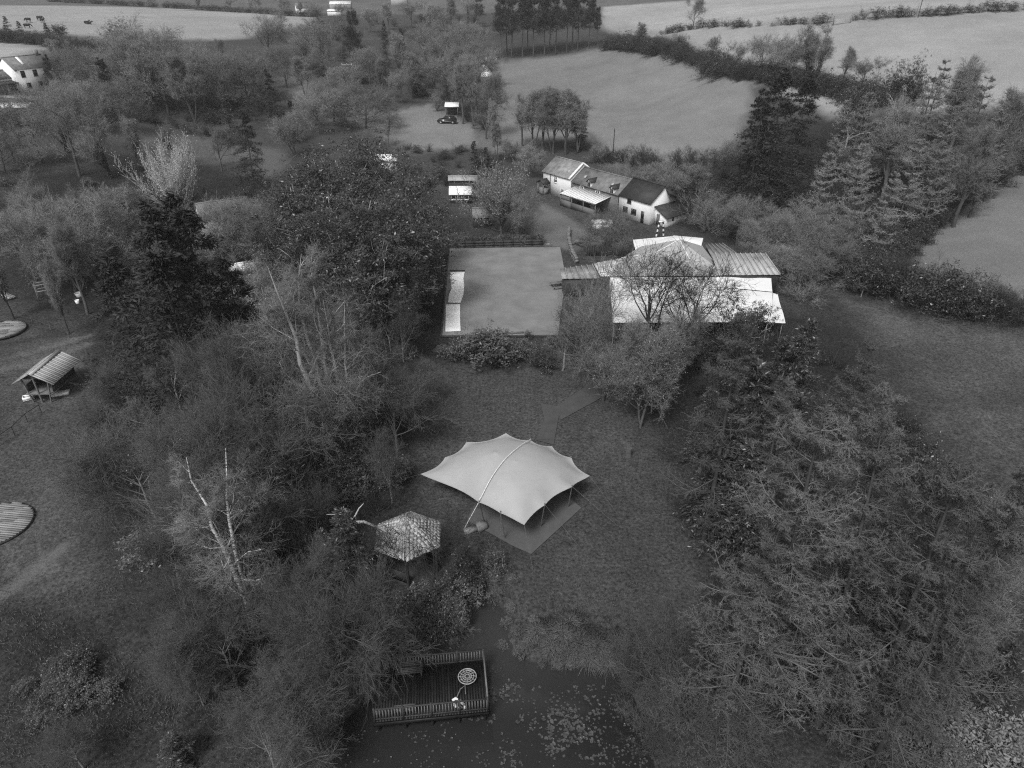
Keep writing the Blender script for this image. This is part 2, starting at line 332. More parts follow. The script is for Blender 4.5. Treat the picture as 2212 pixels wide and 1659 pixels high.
def ground_mat():
    m = bpy.data.materials.new('grassland'); m.use_nodes = True; n, l = m.node_tree.nodes, m.node_tree.links
    b = n['Principled BSDF']; b.inputs['Roughness'].default_value = 1; b.inputs['Specular IOR Level'].default_value = .1
    at_ = n.new('ShaderNodeAttribute'); at_.attribute_name = 'tone'
    tc = n.new('ShaderNodeTexCoord'); out = at_.outputs['Color']
    hs = []
    for s, lo, hi, dt in ((4.5, .15, 1.85, 6), (1.1, .75, 1.25, 3), (.16, .9, 1.1, 3)):
        z = n.new('ShaderNodeTexNoise'); z.inputs['Scale'].default_value = s; z.inputs['Detail'].default_value = dt; z.inputs['Roughness'].default_value = .7
        l.new(tc.outputs['Object'], z.inputs['Vector']); hs.append(z)
        r = n.new('ShaderNodeMapRange'); r.inputs['From Min'].default_value = .28; r.inputs['From Max'].default_value = .72; r.inputs['To Min'].default_value = lo; r.inputs['To Max'].default_value = hi
        l.new(z.outputs['Fac'], r.inputs['Value'])
        rs = r.outputs[0]
        if s > 1:
            tf = n.new('ShaderNodeAttribute'); tf.attribute_name = 'tuft'; mx = n.new('ShaderNodeMix'); mx.data_type = 'FLOAT'; mx.inputs[2].default_value = 1.0
            l.new(tf.outputs['Fac'], mx.inputs[0]); l.new(rs, mx.inputs[3]); rs = mx.outputs[0]
        x = n.new('ShaderNodeVectorMath'); x.operation = 'MULTIPLY'; l.new(out, x.inputs[0]); l.new(rs, x.inputs[1]); out = x.outputs[0]
    l.new(out, b.inputs['Base Color'])
    bp = n.new('ShaderNodeBump'); bp.inputs['Strength'].default_value = .8; bp.inputs['Distance'].default_value = .12
    l.new(hs[0].outputs['Fac'], bp.inputs['Height']); l.new(bp.outputs[0], b.inputs['Normal'])
    return m
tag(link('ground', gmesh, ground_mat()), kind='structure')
# pond water
def water_mat():
    m = bpy.data.materials.new('pond_water'); m.use_nodes = True; n, l = m.node_tree.nodes, m.node_tree.links
    b = n['Principled BSDF']; b.inputs['Base Color'].default_value = (.026, .026, .026, 1); b.inputs['Roughness'].default_value = .06; b.inputs['IOR'].default_value = 1.33
    tc = n.new('ShaderNodeTexCoord'); z = n.new('ShaderNodeTexNoise'); z.inputs['Scale'].default_value = 3.5; z.inputs['Detail'].default_value = 3
    sx = n.new('ShaderNodeSeparateXYZ'); l.new(tc.outputs['Object'], sx.inputs[0]); inlet_sky = n.new('ShaderNodeMapRange')      # sky reflection painted into the base colour, paler towards the inlet
    inlet_sky.inputs['From Min'].default_value = 24; inlet_sky.inputs['From Max'].default_value = 30; inlet_sky.inputs['To Min'].default_value = .022; inlet_sky.inputs['To Max'].default_value = .07
    l.new(sx.outputs[1], inlet_sky.inputs['Value']); l.new(inlet_sky.outputs[0], b.inputs['Base Color'])
    l.new(tc.outputs['Object'], z.inputs['Vector']); bp = n.new('ShaderNodeBump'); bp.inputs['Strength'].default_value = .06; bp.inputs['Distance'].default_value = .03
    l.new(z.outputs['Fac'], bp.inputs['Height']); l.new(bp.outputs[0], b.inputs['Normal']); return m
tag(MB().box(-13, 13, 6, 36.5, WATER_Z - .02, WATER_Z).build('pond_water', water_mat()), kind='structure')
# sheets laid on the ground (paths, matting, terrace turf), following it
def ground_sheet(name, m, poly, lift=.05, step=.7, kind='structure', edge=0.):
    W = np.asarray(poly)[:, :2]; x0, y0 = W.min(0); x1, y1 = W.max(0)
    gx, gy = np.meshgrid(np.arange(x0, x1 + step, step), np.arange(y0, y1 + step, step))
    # clip a fine grid to the outline with bmesh so the border stays straight
    import bmesh
    bm = bmesh.new()
    vs_ = [bm.verts.new((p[0], p[1], 0)) for p in W]; bm.faces.new(vs_)
    for v in np.arange(x0 + step, x1, step): bmesh.ops.bisect_plane(bm, geom=bm.verts[:] + bm.edges[:] + bm.faces[:], plane_co=(v, 0, 0), plane_no=(1, 0, 0))
    for v in np.arange(y0 + step, y1, step): bmesh.ops.bisect_plane(bm, geom=bm.verts[:] + bm.edges[:] + bm.faces[:], plane_co=(0, v, 0), plane_no=(0, 1, 0))
    for v in bm.verts: v.co.z = gz(v.co.x, v.co.y) + lift
    bm.normal_update()
    for f in bm.faces:
        if f.normal.z < 0: f.normal_flip()
    me = bpy.data.meshes.new(name); bm.to_mesh(me); bm.free()
    o = link(name, me, m); tag(o, kind=kind); return o
# ------------------------------------------------------------------ trees: one of each kind, then copies
RMIN = .008
def tub(mb, P, R, s): v, q = tubes(P, np.maximum(R, RMIN), s); mb.add(v, q=q)
def spk(mb, C, r, rng): v, t = spikes(C[:, 0], C[:, -1], r, rng); mb.add(v, t=t)
def stem(H, r, rng, K=7, lean=.05, base=(0, 0), wander=.03, top=1.0, taper=.3):
    z = np.linspace(0, H * top, K); off = np.cumsum(rng.normal(size=(K, 2)) * wander * H / K, 0); off -= off[0]
    ln = rng.normal(size=2) * lean
    P = np.c_[base[0] + off[:, 0] + ln[0] * z, base[1] + off[:, 1] + ln[1] * z, z - .3 * (z == 0)]
    return P[None], (r * np.linspace(1, taper, K))[None]
def t_broad(seed, H=14., n1=11, a1=(22, 60), up=.10, spread=.48, multi=1, tw=.011, trunk=.58, n4=6, n5=4, ivy=False, buds=False, start=.17):
    rng = np.random.RandomState(seed); tb, cb = MB(), MB()
    Ps, Rs = [], []
    for k in range(multi):
        p, r = stem(H, H * .017 / math.sqrt(multi), rng, lean=.03 if multi == 1 else .16, base=rng.normal(size=2) * .15 * (multi > 1), wander=.07, top=trunk); Ps.append(p); Rs.append(r)
    P0 = np.concatenate(Ps); R0 = np.concatenate(Rs); tub(tb, P0, R0, 8)
    P1, R1, t1 = grow(P0, R0, n1, (start, 1), a1, lambda t, pl: H * (spread - .14 * t), 6, rng, up=up, wander=.13, rratio=.55, taper=.3); tub(tb, P1, R1, 5)
    P2, R2, _ = grow(P1, R1, 7, (.22, 1), (22, 58), lambda t, pl: pl * (.62 - .22 * t), 5, rng, up=up * .7, wander=.16, rratio=.55, taper=.35); tub(tb, P2, R2, 4)
    P3, R3, _ = grow(P2, R2, 7, (.15, 1), (22, 58), lambda t, pl: pl * .48 + .15, 3, rng, up=up * .5, wander=.15, rratio=.6, taper=.5); tub(cb, P3, R3, 3)
    P4, R4, _ = grow(P3, R3, n4, (.1, 1), (20, 55), lambda t, pl: pl * .55 + .15, 3, rng, up=up * .4, wander=.15, rratio=.7, taper=.5); tub(cb, P4, np.clip(R4, .007, .013), 3)
    P5, R5, _ = grow(P4, R4, n5, (.1, 1), (20, 55), lambda t, pl: pl * .5 + .16, 2, rng, up=up * .4); spk(cb, P5, tw, rng)
    iv = None
    if ivy:
        iv = MB(); S = []
        for P, n, hi in ((P0, 2600, .98), (P1[:5], 1500, .55)):
            N, K, _ = P.shape; j = rng.randint(0, N, n); f = rng.uniform(.03, hi, n) * (K - 1); i = f.astype(int); w = (f - i)[:, None]
            S.append(P[j, i] * (1 - w) + P[j, i + 1] * w + nrm(rng.normal(size=(n, 3))) * rng.uniform(.1, .55, (n, 1)))
        v, t = blades(np.vstack(S), .26, rng, .25, .8); iv.add(v, t=t)
    if buds:
        C = P5[rng.rand(len(P5)) < .12][:, -1]; v, t = blades(C, .16, rng, .2, .5); iv = MB().add(v, t=t)
    return tb, cb, iv
def t_larch(seed, H=16., n1=80, tw=.010):
    rng = np.random.RandomState(seed); tb, cb = MB(), MB()
    P0, R0 = stem(H, H * .012, rng, K=10, lean=.02, wander=.015, taper=.06); tub(tb, P0, R0, 7)
    P1, R1, t1 = grow(P0, R0, n1, (.10, .985), (70, 96), lambda t, pl: H * .235 * (1 - t) ** .8 * (1 - .4 * np.clip(.3 - t, 0, 1) / .3) + .35, 8, rng, wander=.08, rratio=.34, taper=.2, droop=(-.12, .30), whorl=14); tub(cb, P1, np.clip(R1, .018, .05), 4)
    P2, R2, _ = grow(P1, R1, 26, (.10, 1), (40, 70), lambda t, pl: pl * .20 * (1 - .45 * t) + .16, 3, rng, up=-.05, wander=.12, rratio=.6, taper=.5, flat=.9); tub(cb, P2, np.clip(R2, .007, .011), 3)
    P3, R3, _ = grow(P2, R2, 17, (.02, 1), (30, 75), lambda t, pl: pl * .18 + .09, 2, rng, up=-.10, flat=.5); spk(cb, P3, tw, rng)
    return tb, cb, None
def t_spruce(seed, H=16., n1=95, wid=.25, size=.34, low=.04, dens=9):
    rng = np.random.RandomState(seed); tb, cb = MB(), MB()
    P0, R0 = stem(H, H * .014, rng, K=8, lean=.015, wander=.012, taper=.08); tub(tb, P0, R0, 7)
    P1, R1, _ = grow(P0, R0, n1, (low, .985), (80, 105), lambda t, pl: H * wid * (1 - t) ** .85 + .25, 5, rng, wander=.07, rratio=.3, taper=.3, droop=(-.20, .12)); tub(tb, P1, R1, 3)
    P2, R2, _ = grow(P1, R1, 16, (.12, 1), (35, 60), lambda t, pl: pl * .36 * (1 - .55 * t) + .15, 3, rng, up=-.08, wander=.12, flat=.7)
    n = dens; N = len(P2); w = rng.uniform(0, 1, (N, n, 1)); C = (P2[:, :1] * (1 - w) + P2[:, -1:] * w).reshape(-1, 3); D = np.repeat(nrm(P2[:, -1] - P2[:, 0]), n, 0)
    C += rng.normal(size=C.shape) * .04; v, t = blades(C, size, rng, .35, .28, D); cb.add(v, t=t)
    tipN = 14; w = rng.uniform(.3, 1, (len(P1), tipN, 1)); C = (P1[:, :1] * (1 - w) + P1[:, -1:] * w).reshape(-1, 3); D = np.repeat(nrm(P1[:, -1] - P1[:, -2]), tipN, 0)
    v, t = blades(C, size * 1.1, rng, .3, .3, D); cb.add(v, t=t)
    return tb, cb, None
def t_pine(seed, H=18., base=.42, wid=.15):
    rng = np.random.RandomState(seed); tb, cb = MB(), MB()
    P0, R0 = stem(H, H * .012, rng, K=8, lean=.015, wander=.02, taper=.15); tub(tb, P0, R0, 6)
    P1, R1, _ = grow(P0, R0, 46, (base, .99), (55, 90), lambda t, pl: H * wid * np.clip(1.25 - t, .15, 1) + .3, 4, rng, wander=.12, rratio=.35, droop=(0, .15)); tub(tb, P1, R1, 3)
    P2, R2, _ = grow(P1, R1, 9, (.25, 1), (25, 65), lambda t, pl: pl * .4 + .15, 3, rng, up=.1, wander=.15)
    n = 22; E = np.repeat(P2[:, 1:], n, 1).reshape(-1, 3); E = E + rng.normal(size=E.shape) * .2
    v, t = blades(E, .34, rng, .3, .3); cb.add(v, t=t)
    return tb, cb, None
def t_ever(seed, H=14., size=.25, n3=5, cl=20, trunk=.4, n1=13, spread=.5):
    rng = np.random.RandomState(seed); tb, cb = MB(), MB()
    P0, R0 = stem(H, H * .018, rng, lean=.05, wander=.08, top=trunk); tub(tb, P0, R0, 7)
    P1, R1, _ = grow(P0, R0, n1, (.25, 1), (15, 75), lambda t, pl: H * (spread - .08 * t), 6, rng, up=.10, wander=.2, rratio=.6, taper=.3); tub(tb, P1, R1, 5)
    P2, R2, _ = grow(P1, R1, 9, (.2, 1), (25, 70), lambda t, pl: pl * .40 + .2, 4, rng, up=.08, wander=.2, rratio=.5); tub(tb, P2, R2, 3)
    P3, R3, _ = grow(P2, R2, n3, (.2, 1), (25, 70), lambda t, pl: pl * .40 + .15, 2, rng, up=.1)
    E = np.repeat(P3, cl, 1).reshape(-1, 3); E = E + rng.normal(size=E.shape) * np.array([.17, .17, .11])
    v, t = blades(E, size, rng, .5, .42); cb.add(v, t=t)
    return tb, cb, None
def t_shoots(seed, H=11., n0=7, leafy=False):
    rng = np.random.RandomState(seed); tb, cb = MB(), MB()
    P0, R0 = stem(H, H * .02, rng, K=5, lean=.02, wander=.05, top=.25, taper=.7); tub(tb, P0, R0, 7)
    P1, R1, _ = grow(P0, R0, 16, (.4, 1), (18, 62), lambda t, pl: H * .5, 6, rng, up=.16, wander=.08, rratio=.5, taper=.4); tub(tb, P1, R1, 4)
    P2, R2, _ = grow(P1, R1, 12, (.2, 1), (12, 40), lambda t, pl: H * .36, 5, rng, up=.30, wander=.07, rratio=.55, taper=.4); tub(cb, P2, np.clip(R2, .014, .05), 3)
    P3, R3, _ = grow(P2, R2, 12, (.1, 1), (18, 45), lambda t, pl: pl * .22 + .1, 2, rng, up=.15); spk(cb, P3, .020, rng)
    C = np.repeat(P3[:, 1:], 2, 1).reshape(-1, 3); C = np.vstack([C, (P3[:, 0] + P3[:, 1]) / 2]) + rng.normal(size=(len(P3) * 3, 3)) * .05
    v, t = blades(C, .19 if leafy else .14, rng, .2, .6); cb.add(v, t=t)
    return tb, cb, None
def t_shrub(seed, H=3., n0=11, tw=.0075, n4=5):
    rng = np.random.RandomState(seed); tb, cb = MB(), MB()
    b, br = stem(H, .10, rng, K=3, top=.12, lean=0, wander=.02, taper=.8); tub(tb, b, br, 5)
    P1, R1, _ = grow(b, br, n0, (0, 1), (8, 72), lambda t, pl: H * .85 + 0 * t, 5, rng, up=.10, wander=.16, rratio=.45, taper=.4); tub(tb, P1, R1, 4)
    P2, R2, _ = grow(P1, R1, 7, (.15, 1), (20, 55), lambda t, pl: pl * .45, 3, rng, up=.08, wander=.18, rratio=.55); tub(cb, P2, np.clip(R2, .008, .03), 3)
    P3, R3, _ = grow(P2, R2, 6, (.1, 1), (20, 60), lambda t, pl: pl * .5 + .08, 2, rng, up=.05); spk(cb, P3, tw, rng)
    P4, R4, _ = grow(P3, R3, n4, (.1, 1), (20, 60), lambda t, pl: pl * .6 + .05, 2, rng, up=.03); spk(cb, P4, tw * .8, rng)
    return tb, cb, None
def t_leafshrub(seed, H=2.2, size=.2, cl=16, n2=7):
    rng = np.random.RandomState(seed); tb, cb = MB(), MB()
    b, br = stem(H, .09, rng, K=3, top=.12, lean=0, wander=.02, taper=.8); tub(tb, b, br, 5)
    P1, R1, _ = grow(b, br, 24, (0, 1), (5, 85), lambda t, pl: H * .8 + 0 * t, 4, rng, up=.10, wander=.16, rratio=.4, taper=.4); tub(tb, P1, R1, 3)
    P2, R2, _ = grow(P1, R1, n2, (.35, 1), (20, 65), lambda t, pl: pl * .35, 2, rng, up=.1)
    E = np.repeat(P2[:, 1:], cl, 1).reshape(-1, 3); E = E + rng.normal(size=E.shape) * np.array([.14, .14, .09])
    v, t = blades(E, size, rng, .6, .42); cb.add(v, t=t)
    return tb, cb, None
def t_birch(seed, H=13., forks=((0, -.22), (.04, .05)), n1=9, a1=(30, 65)):
    rng = np.random.RandomState(seed); tb, cb = MB(), MB()
    Ps, Rs = [], []
    for a, (l0, l1) in enumerate(forks):
        K = 10; z = np.linspace(0, H, K); wx = np.cumsum(rng.normal(size=K)) * .19; wy = np.cumsum(rng.normal(size=K)) * .14
        bend = np.clip(z / H - .18, 0, 1)
        P = np.c_[l0 * 0 + (l1 * H) * bend + wx * bend * 2, wy * bend * 2 + (a - .5) * bend * 1.2, z - .3 * (z == 0)]; Ps.append(P); Rs.append(H * .0155 * np.linspace(1, .0, K) ** .8 * (1 if a == 0 else .85) + .012)
    P0 = np.stack(Ps); R0 = np.stack(Rs); tub(tb, P0, R0, 7)
    P1, R1, _ = grow(P0, R0, n1 + 6, (.14, .97), a1, lambda t, pl: H * .33 * (1.1 - t), 6, rng, up=.05, wander=.16, rratio=.38, taper=.3); tub(tb, P1, np.maximum(R1, .022), 4)
    P2, R2, _ = grow(P1, R1, 10, (.15, 1), (22, 60), lambda t, pl: pl * .55, 4, rng, up=-.02, wander=.18, rratio=.5); tub(cb, P2, np.clip(R2, .009, .03), 3)
    P3, R3, _ = grow(P2, R2, 7, (.1, 1), (20, 60), lambda t, pl: pl * .45 + .12, 2, rng, up=-.05); spk(cb, P3, .010, rng)
    P4, R4, _ = grow(P3, R3, 6, (.1, 1), (20, 60), lambda t, pl: pl * .55 + .12, 2, rng, up=-.12); spk(cb, P4, .008, rng)
    return tb, cb, None
KIND = {}
def kind(key, name, cat, H, builder, tm, cm, im=None, extra='ivy', crown='crown'):
    tb, cb, iv = builder
    H = float(np.percentile(np.vstack(cb.v)[:, 2], 99.6))
    KIND[key] = dict(name=name, cat=cat, H=H, trunk=tb.mesh(name + '_trunk'), crown=cb.mesh(name + '_crown'), extra=iv.mesh(name + '_' + extra) if iv else None, en=extra, cn=crown)
    KIND[key]['trunk'].materials.append(M[tm]); KIND[key]['crown'].materials.append(M[cm])
    if iv: KIND[key]['extra'].materials.append(M[im])
for s in range(3): kind('broad%d' % s, 'bare_tree', 'tree', 14., t_broad(11 + s, n1=(11, 10, 9)[s], multi=(1, 1, 2)[s]), 'bark', 'twig')
kind('ivy0', 'ivy_clad_tree', 'tree', 14., t_broad(31, n1=9, ivy=True), 'bark', 'twig', 'ivy')
kind('ivy1', 'ivy_clad_tree', 'tree', 14., t_broad(32, n1=8, multi=2, ivy=True, a1=(18, 45), up=.16, spread=.36), 'bark', 'twig', 'ivy')
kind('up0', 'bare_tree', 'tree', 15., t_broad(41, H=15., n1=13, a1=(14, 34), up=.20, spread=.30, trunk=.72, n4=6, n5=4), 'bark', 'twig')
kind('up1', 'bare_tree', 'tree', 15., t_broad(42, H=15., n1=9, a1=(14, 32), up=.20, spread=.28, trunk=.78, multi=3, n4=5, n5=4, start=.3), 'bark', 'twig')
kind('catkin', 'bare_tree', 'tree', 12., t_broad(45, H=12., n1=12, a1=(20, 50), up=.16, spread=.36, multi=2, buds=True), 'bark', 'twig', 'leaf_pale', 'catkin')
kind('wide', 'bare_tree', 'tree', 9., t_broad(47, H=9., n1=12, a1=(40, 80), up=.05, spread=.52, trunk=.45, start=.3), 'bark', 'twig')
kind('nb0', 'bare_tree', 'tree', 12., t_broad(131, H=12., n1=10, spread=.5, n4=5, n5=4, tw=.0065), 'bark_mid', 'twig_mid')
kind('nb1', 'bare_tree', 'tree', 12., t_broad(132, H=12., n1=9, multi=2, a1=(20, 55), spread=.46, n4=5, n5=4, tw=.0065), 'bark_mid', 'twig_mid')
kind('nw', 'bare_tree', 'tree', 9., t_broad(133, H=9., n1=12, a1=(40, 80), up=.06, spread=.52, trunk=.5, n4=5, n5=4, tw=.0065, start=.3), 'bark_mid', 'twig_mid')
kind('nu', 'bare_tree', 'tree', 12., t_broad(134, H=12., n1=11, a1=(18, 40), up=.16, spread=.34, trunk=.72, n4=5, n5=4, tw=.0065), 'bark_pale', 'twig_mid')
kind('mq0', 'bare_tree', 'tree', 12., t_broad(135, H=12., n1=9, a1=(20, 50), up=.12, spread=.44, n4=3, n5=2, tw=.008), 'twig_dark', 'twig_dark')
kind('nbd', 'bare_tree', 'tree', 12., t_broad(136, H=12., n1=10, spread=.5, n4=5, n5=4, tw=.0065), 'bark', 'twig')
kind('limbs', 'bare_tree', 'tree', 7., t_broad(49, H=7., n1=6, a1=(45, 88), up=.02, spread=.6, trunk=.6, n4=2, n5=2, start=.6), 'timber_dark', 'twig_dark')
for s in range(3): kind('larch%d' % s, 'larch_tree', 'tree', 16., t_larch(51 + s), 'larch_bark', 'larch_twig')
for s in range(2): kind('spruce%d' % s, 'spruce_tree', 'tree', 16., t_spruce(61 + s, wid=(.25, .29)[s]), 'bark', 'needle')
kind('pine0', 'pine_tree', 'tree', 18., t_pine(71), 'bark', 'needle_far')
kind('pine1', 'pine_tree', 'tree', 18., t_pine(72, base=.3, wid=.18), 'bark', 'needle_far')
for s in range(2): kind('ever%d' % s, 'evergreen_tree', 'tree', 14., t_ever(81 + s), 'bark_pale', 'leaf_dark')
kind('holly', 'holly_tree', 'tree', 10., t_spruce(91, H=10., n1=80, wid=.22, size=.26, low=.02, dens=7), 'bark', 'leaf_dark')
kind('shoot', 'willow_tree', 'tree', 11., t_shoots(95), 'bark', 'twig_pale'); kind('cherry', 'pale_tree', 'tree', 11., t_shoots(96, leafy=True), 'bark', 'leaf_pale')
kind('birch', 'birch_tree', 'tree', 13., t_birch(101), 'birch', 'twig')
kind('poplar', 'pale_barked_tree', 'tree', 18., t_birch(104, H=18., forks=((0, -.16), (0, -.02), (0, .10)), n1=11, a1=(25, 70)), 'bark_pale', 'twig')
for s in range(2): kind('shrub%d' % s, 'bare_shrub', 'shrub', 3., t_shrub(111 + s), 'bark', 'twig')
kind('leafshrub', 'leafy_shrub', 'shrub', 2.2, t_leafshrub(121), 'bark', 'leaf_mid', crown='foliage')
kind('darkshrub', 'evergreen_shrub', 'shrub', 2.2, t_leafshrub(123, size=.17), 'bark', 'leaf_dark', crown='foliage')
kind('paleshrub', 'leafy_shrub', 'shrub', 2.2, t_leafshrub(125, size=.15), 'bark', 'leaf_pale', crown='foliage')
PR = random.Random(3)
def plant(key, X, Y, h, w=1.0, rz=None, parent=None, sink=.05, name=None):
    k = KIND[key]; s = h / k['H']
    if parent is None:
        o = thing(name or k['name'], None, k['cat']); o.location = (X, Y, gz(X, Y) - sink)
        pz = o
        o.rotation_euler = (PR.uniform(-.03, .03), PR.uniform(-.03, .03), PR.uniform(0, 6.28) if rz is None else rz); o.scale = (s * w, s * w, s)
        a = link('trunk' if k['cat'] == 'tree' else 'stem', k['trunk'], None, o); b = link(k['cn'], k['crown'], None, o)
        if k['extra']: link(k['en'], k['extra'], None, o)
        return o
def locate(e):
    """('b', x, y, top_y) base and top as seen, or ('t', x, y, height) top as seen."""
    if e[0] == 'b':
        p = G(e[1], e[2]); lo, hi = 0, 45
        for _ in range(40):
            m = (lo + hi) / 2
            if proj((p[0], p[1], p[2] + m))[1] > e[3]: lo = m
            else: hi = m
        return p[0], p[1], m
    p = G(e[1], e[2], e[3])
    return p[0], p[1], e[3]
ORD = ['', 'second', 'third', 'fourth', 'fifth', 'sixth', 'seventh', 'eighth', 'ninth', 'tenth', 'eleventh', 'twelfth', 'thirteenth', 'fourteenth', 'fifteenth', 'sixteenth', 'seventeenth', 'eighteenth']
def cluster(desc, where, kinds, entries, group=None, w=1.0, name=None, crown=None):
    """entries of one kind in one place; the label counts them from the left of the picture"""
    out = []
    for i, e in enumerate(entries):
        key = kinds[i % len(kinds)] if isinstance(kinds, (list, tuple)) else kinds
        ww = w; rz = None
        if len(e) > 4: ww = e[4]
        if len(e) > 5 and e[5]: key = e[5]
        if len(e) > 6: rz = e[6]
        X, Y, h = locate(e)
        o = plant(key, X, Y, h, ww, rz, name=name)
        if crown and len(e) < 6:
            for c in o.children:
                if c.name.startswith(('crown', 'foliage')): c.material_slots[0].link = 'OBJECT'; c.material_slots[0].material = M[crown]
        out.append((proj((X, Y, gz(X, Y) + h))[0], o))
    out.sort(key=lambda q: q[0]); n = len(out)
    for i, (_, o) in enumerate(out):
        if n == 1: lab = '%s %s' % (desc, where)
        else:
            pos = 'leftmost' if i == 0 else 'rightmost' if i == n - 1 else '%s from left' % ORD[i] if i <= n // 2 else '%s from right' % ORD[n - 1 - i]
            lab = '%s, %s of %s' % (desc, pos, where)
        tag(o, lab, None, group or (where if n > 1 else None))
    return [o for _, o in out]
# ------------------------------------------------------------------ where the trees stand
T, B = 't', 'b'
cluster('bare larch with upswept branches', 'larches in the right foreground belt', ['larch0', 'larch1', 'larch2'],
  [(T,1809,895,19,1.05),(T,1606,685,17),(T,1985,930,18.5),(T,2110,1000,18),(T,1700,812,14),(T,1850,738,14),(T,1915,832,15),(T,2200,985,17),(T,1665,1120,14.5,1.1),(T,2075,1195,14.5)], 'larches in the right foreground belt', crown='larch_near')
cluster('dark evergreen column of holly', 'hollies crowding between the right foreground larches', ['holly', 'darkshrub'],
  [(T,1655,795,12.5,1.15,'holly'),(T,1752,690,12,.9,'holly'),(T,1590,905,9.5,1.2,'holly'),(T,1640,960,9,1.2,'holly'),(T,1700,735,9.5,1.1,'holly'),(T,1540,840,7,1.2,'holly')])
cluster('trunk wrapped in black ivy', 'ivy trunks below the right foreground larches', 'ivy1', [(T,1960,1120,12,.75),(T,2110,1130,12,.75),(T,2190,1400,7,1.0,'holly')][:2])
cluster('low black evergreen bush', 'at the right frame edge below the larches', 'holly', [(T,2195,1395,6,1.3)])
cluster('speckled pale-leaved bush', 'pale bushes along the bottom right corner', 'paleshrub',
  [(T,1990,1540,2.6,1.2),(T,2080,1530,3,1.2),(T,2170,1560,3,1.2),(T,2040,1620,2.4,1.2)])
cluster('feathery grey larch', 'larches in the wood above the right hedge', ['larch1', 'larch2', 'up0', 'larch0'],
  [(T,1835,215,15),(T,1900,250,14),(T,1960,215,16),(T,2020,165,17),(T,2080,150,17,1.1),(T,2135,165,17),(T,2190,190,16),(T,1870,310,13),(T,1990,300,14),(T,2060,270,15),(T,2130,270,14),(T,1790,330,12),(T,1930,370,12),(T,2040,130,16),(T,2110,125,16),(T,1880,200,15),(T,2170,235,15),(T,2205,150,16),(T,1985,245,14),(T,1815,270,13),(T,1760,300,12)][:17])
cluster('dark drooping spruce', 'spruces at the left end of the right wood', ['spruce1', 'spruce0'],
  [(T,1700,150,21,1.15),(T,1655,195,18,1.1),(T,1745,165,18,1.1),(T,1640,260,13,1.1)])
cluster('dark rounded evergreen', 'evergreens rising among the far right larches', ['ever0', 'ever1'], [(T,1960,118,13,.8),(T,1862,160,13,.6),(T,2000,140,11,.7)])
cluster('bare hedgerow tree', 'bare trees on the hedgebank above the right wood', ['broad1', 'broad2', 'up0'],
  [(B,1640,160,70),(B,1700,165,75),(B,1820,180,100),(B,1590,150,88,.9),(B,1540,120,75),(B,1380,105,48,1.2),(B,1470,110,70,1.1),(B,1670,170,82,1.2),(B,1735,180,78,1.1),(B,1860,195,120,1.2)])
cluster('ivy-clad tree with two leaning stems', 'on the hedgebank above the right wood', 'ivy1', [(B,1755,185,50,.9)])
cluster('lone rounded bare tree', 'where the two pale top right fields meet', 'broad0', [(B,1497,58,-6,.9)])
cluster('grey bare scrub tree', 'scrub trees between farmhouse and right-hand wood', ['broad2', 'wide', 'shrub0', 'broad1'],
  [(T,1420,345,6,1.3),(T,1480,350,6.5,1.3),(T,1545,400,7,1.2),(T,1610,420,8,1.2),(T,1680,450,8,1.2),(T,1750,440,8,1.2),(T,1820,450,7,1.2),(T,1590,300,9,.8),(T,1700,520,6,1.3),(T,1790,520,6,1.3),(T,1350,335,6,1.2),(T,1640,520,5.5,1.3)])
cluster('round shrub of dense grey twigs', 'right of the ribbed shed roof', 'shrub0', [(B,1735,650,575,1.15)])
# the lawn and the marquees
cluster('lone bare tree with dark trunk', 'on the lawn below the marquees', 'nbd', [(B,1303,868,578,.9)])
cluster('bare tree with black limbs', 'two before the white marquee roof', 'mq0', [(B,1395,800,530,1.2),(B,1480,805,540,1.15)])
cluster('catkin-hung bare tree with dark stems', 'at the right edge of the lawn', 'catkin', [(B,1386,925,700,.9)])
cluster('ivy-dark leaning tree', 'behind the catkin tree by the marquee', 'ivy1', [(B,1445,840,665,.8)])
cluster('leafy evergreen with upright leaf clusters', 'against the white marquee front', 'ever1', [(T,1625,622,9,.62)])
cluster('leafy dark shrub', 'shrubs in the bank below the terrace lawn', ['leafshrub', 'darkshrub'],
  [(B,985,775,735),(B,1020,778,722,1.1),(B,1052,780,700,1.2),(B,1095,780,728),(B,1125,778,735),(B,1150,765,738),(B,960,770,745),(B,1165,795,752),(B,1190,760,725),(B,1140,730,712,.8)])
cluster('low spreading bare shrub', 'bare shrubs left of the lone lawn tree', ['nw', 'shrub1'], [(B,1215,800,665,.9),(B,1245,780,610,.8),(B,1180,800,755,1.1),(B,1265,760,640,.8)])
# farmhouse garden
cluster('bare spreading tree with low fork', 'in front of the white farmhouse', 'wide', [(B,1305,548,450,.95)])
cluster('pale blossom-flecked tree', 'pale round-headed tree above the garden wall', 'cherry', [(B,1082,515,346,1.2)])
cluster('small dark bare tree', 'right beside the pale garden tree', 'broad0', [(B,1128,520,412,.85)])
cluster('thin bare alder', 'alders at the near edge of the middle field', ['up0', 'up1'],
  [(B,1128,315,205,1.0),(B,1150,322,192,1.1),(B,1172,328,188,1.1),(B,1196,332,192,1.2),(B,1222,334,190,1.2),(B,1248,330,215,1.1)])
cluster('dark ivy-covered bush', 'dark bushes at the foot of the alders', 'holly', [(B,1255,325,262,1.5),(B,1025,375,305,1.0),(B,1050,372,318,1.2)])
cluster('rounded fuzzy grey shrub tree', 'rounded shrub trees behind the farmhouse gable', ['broad2', 'wide'], [(B,1145,385,308,1.0),(B,1290,350,310,1.2),(B,1100,350,300,1.1)])
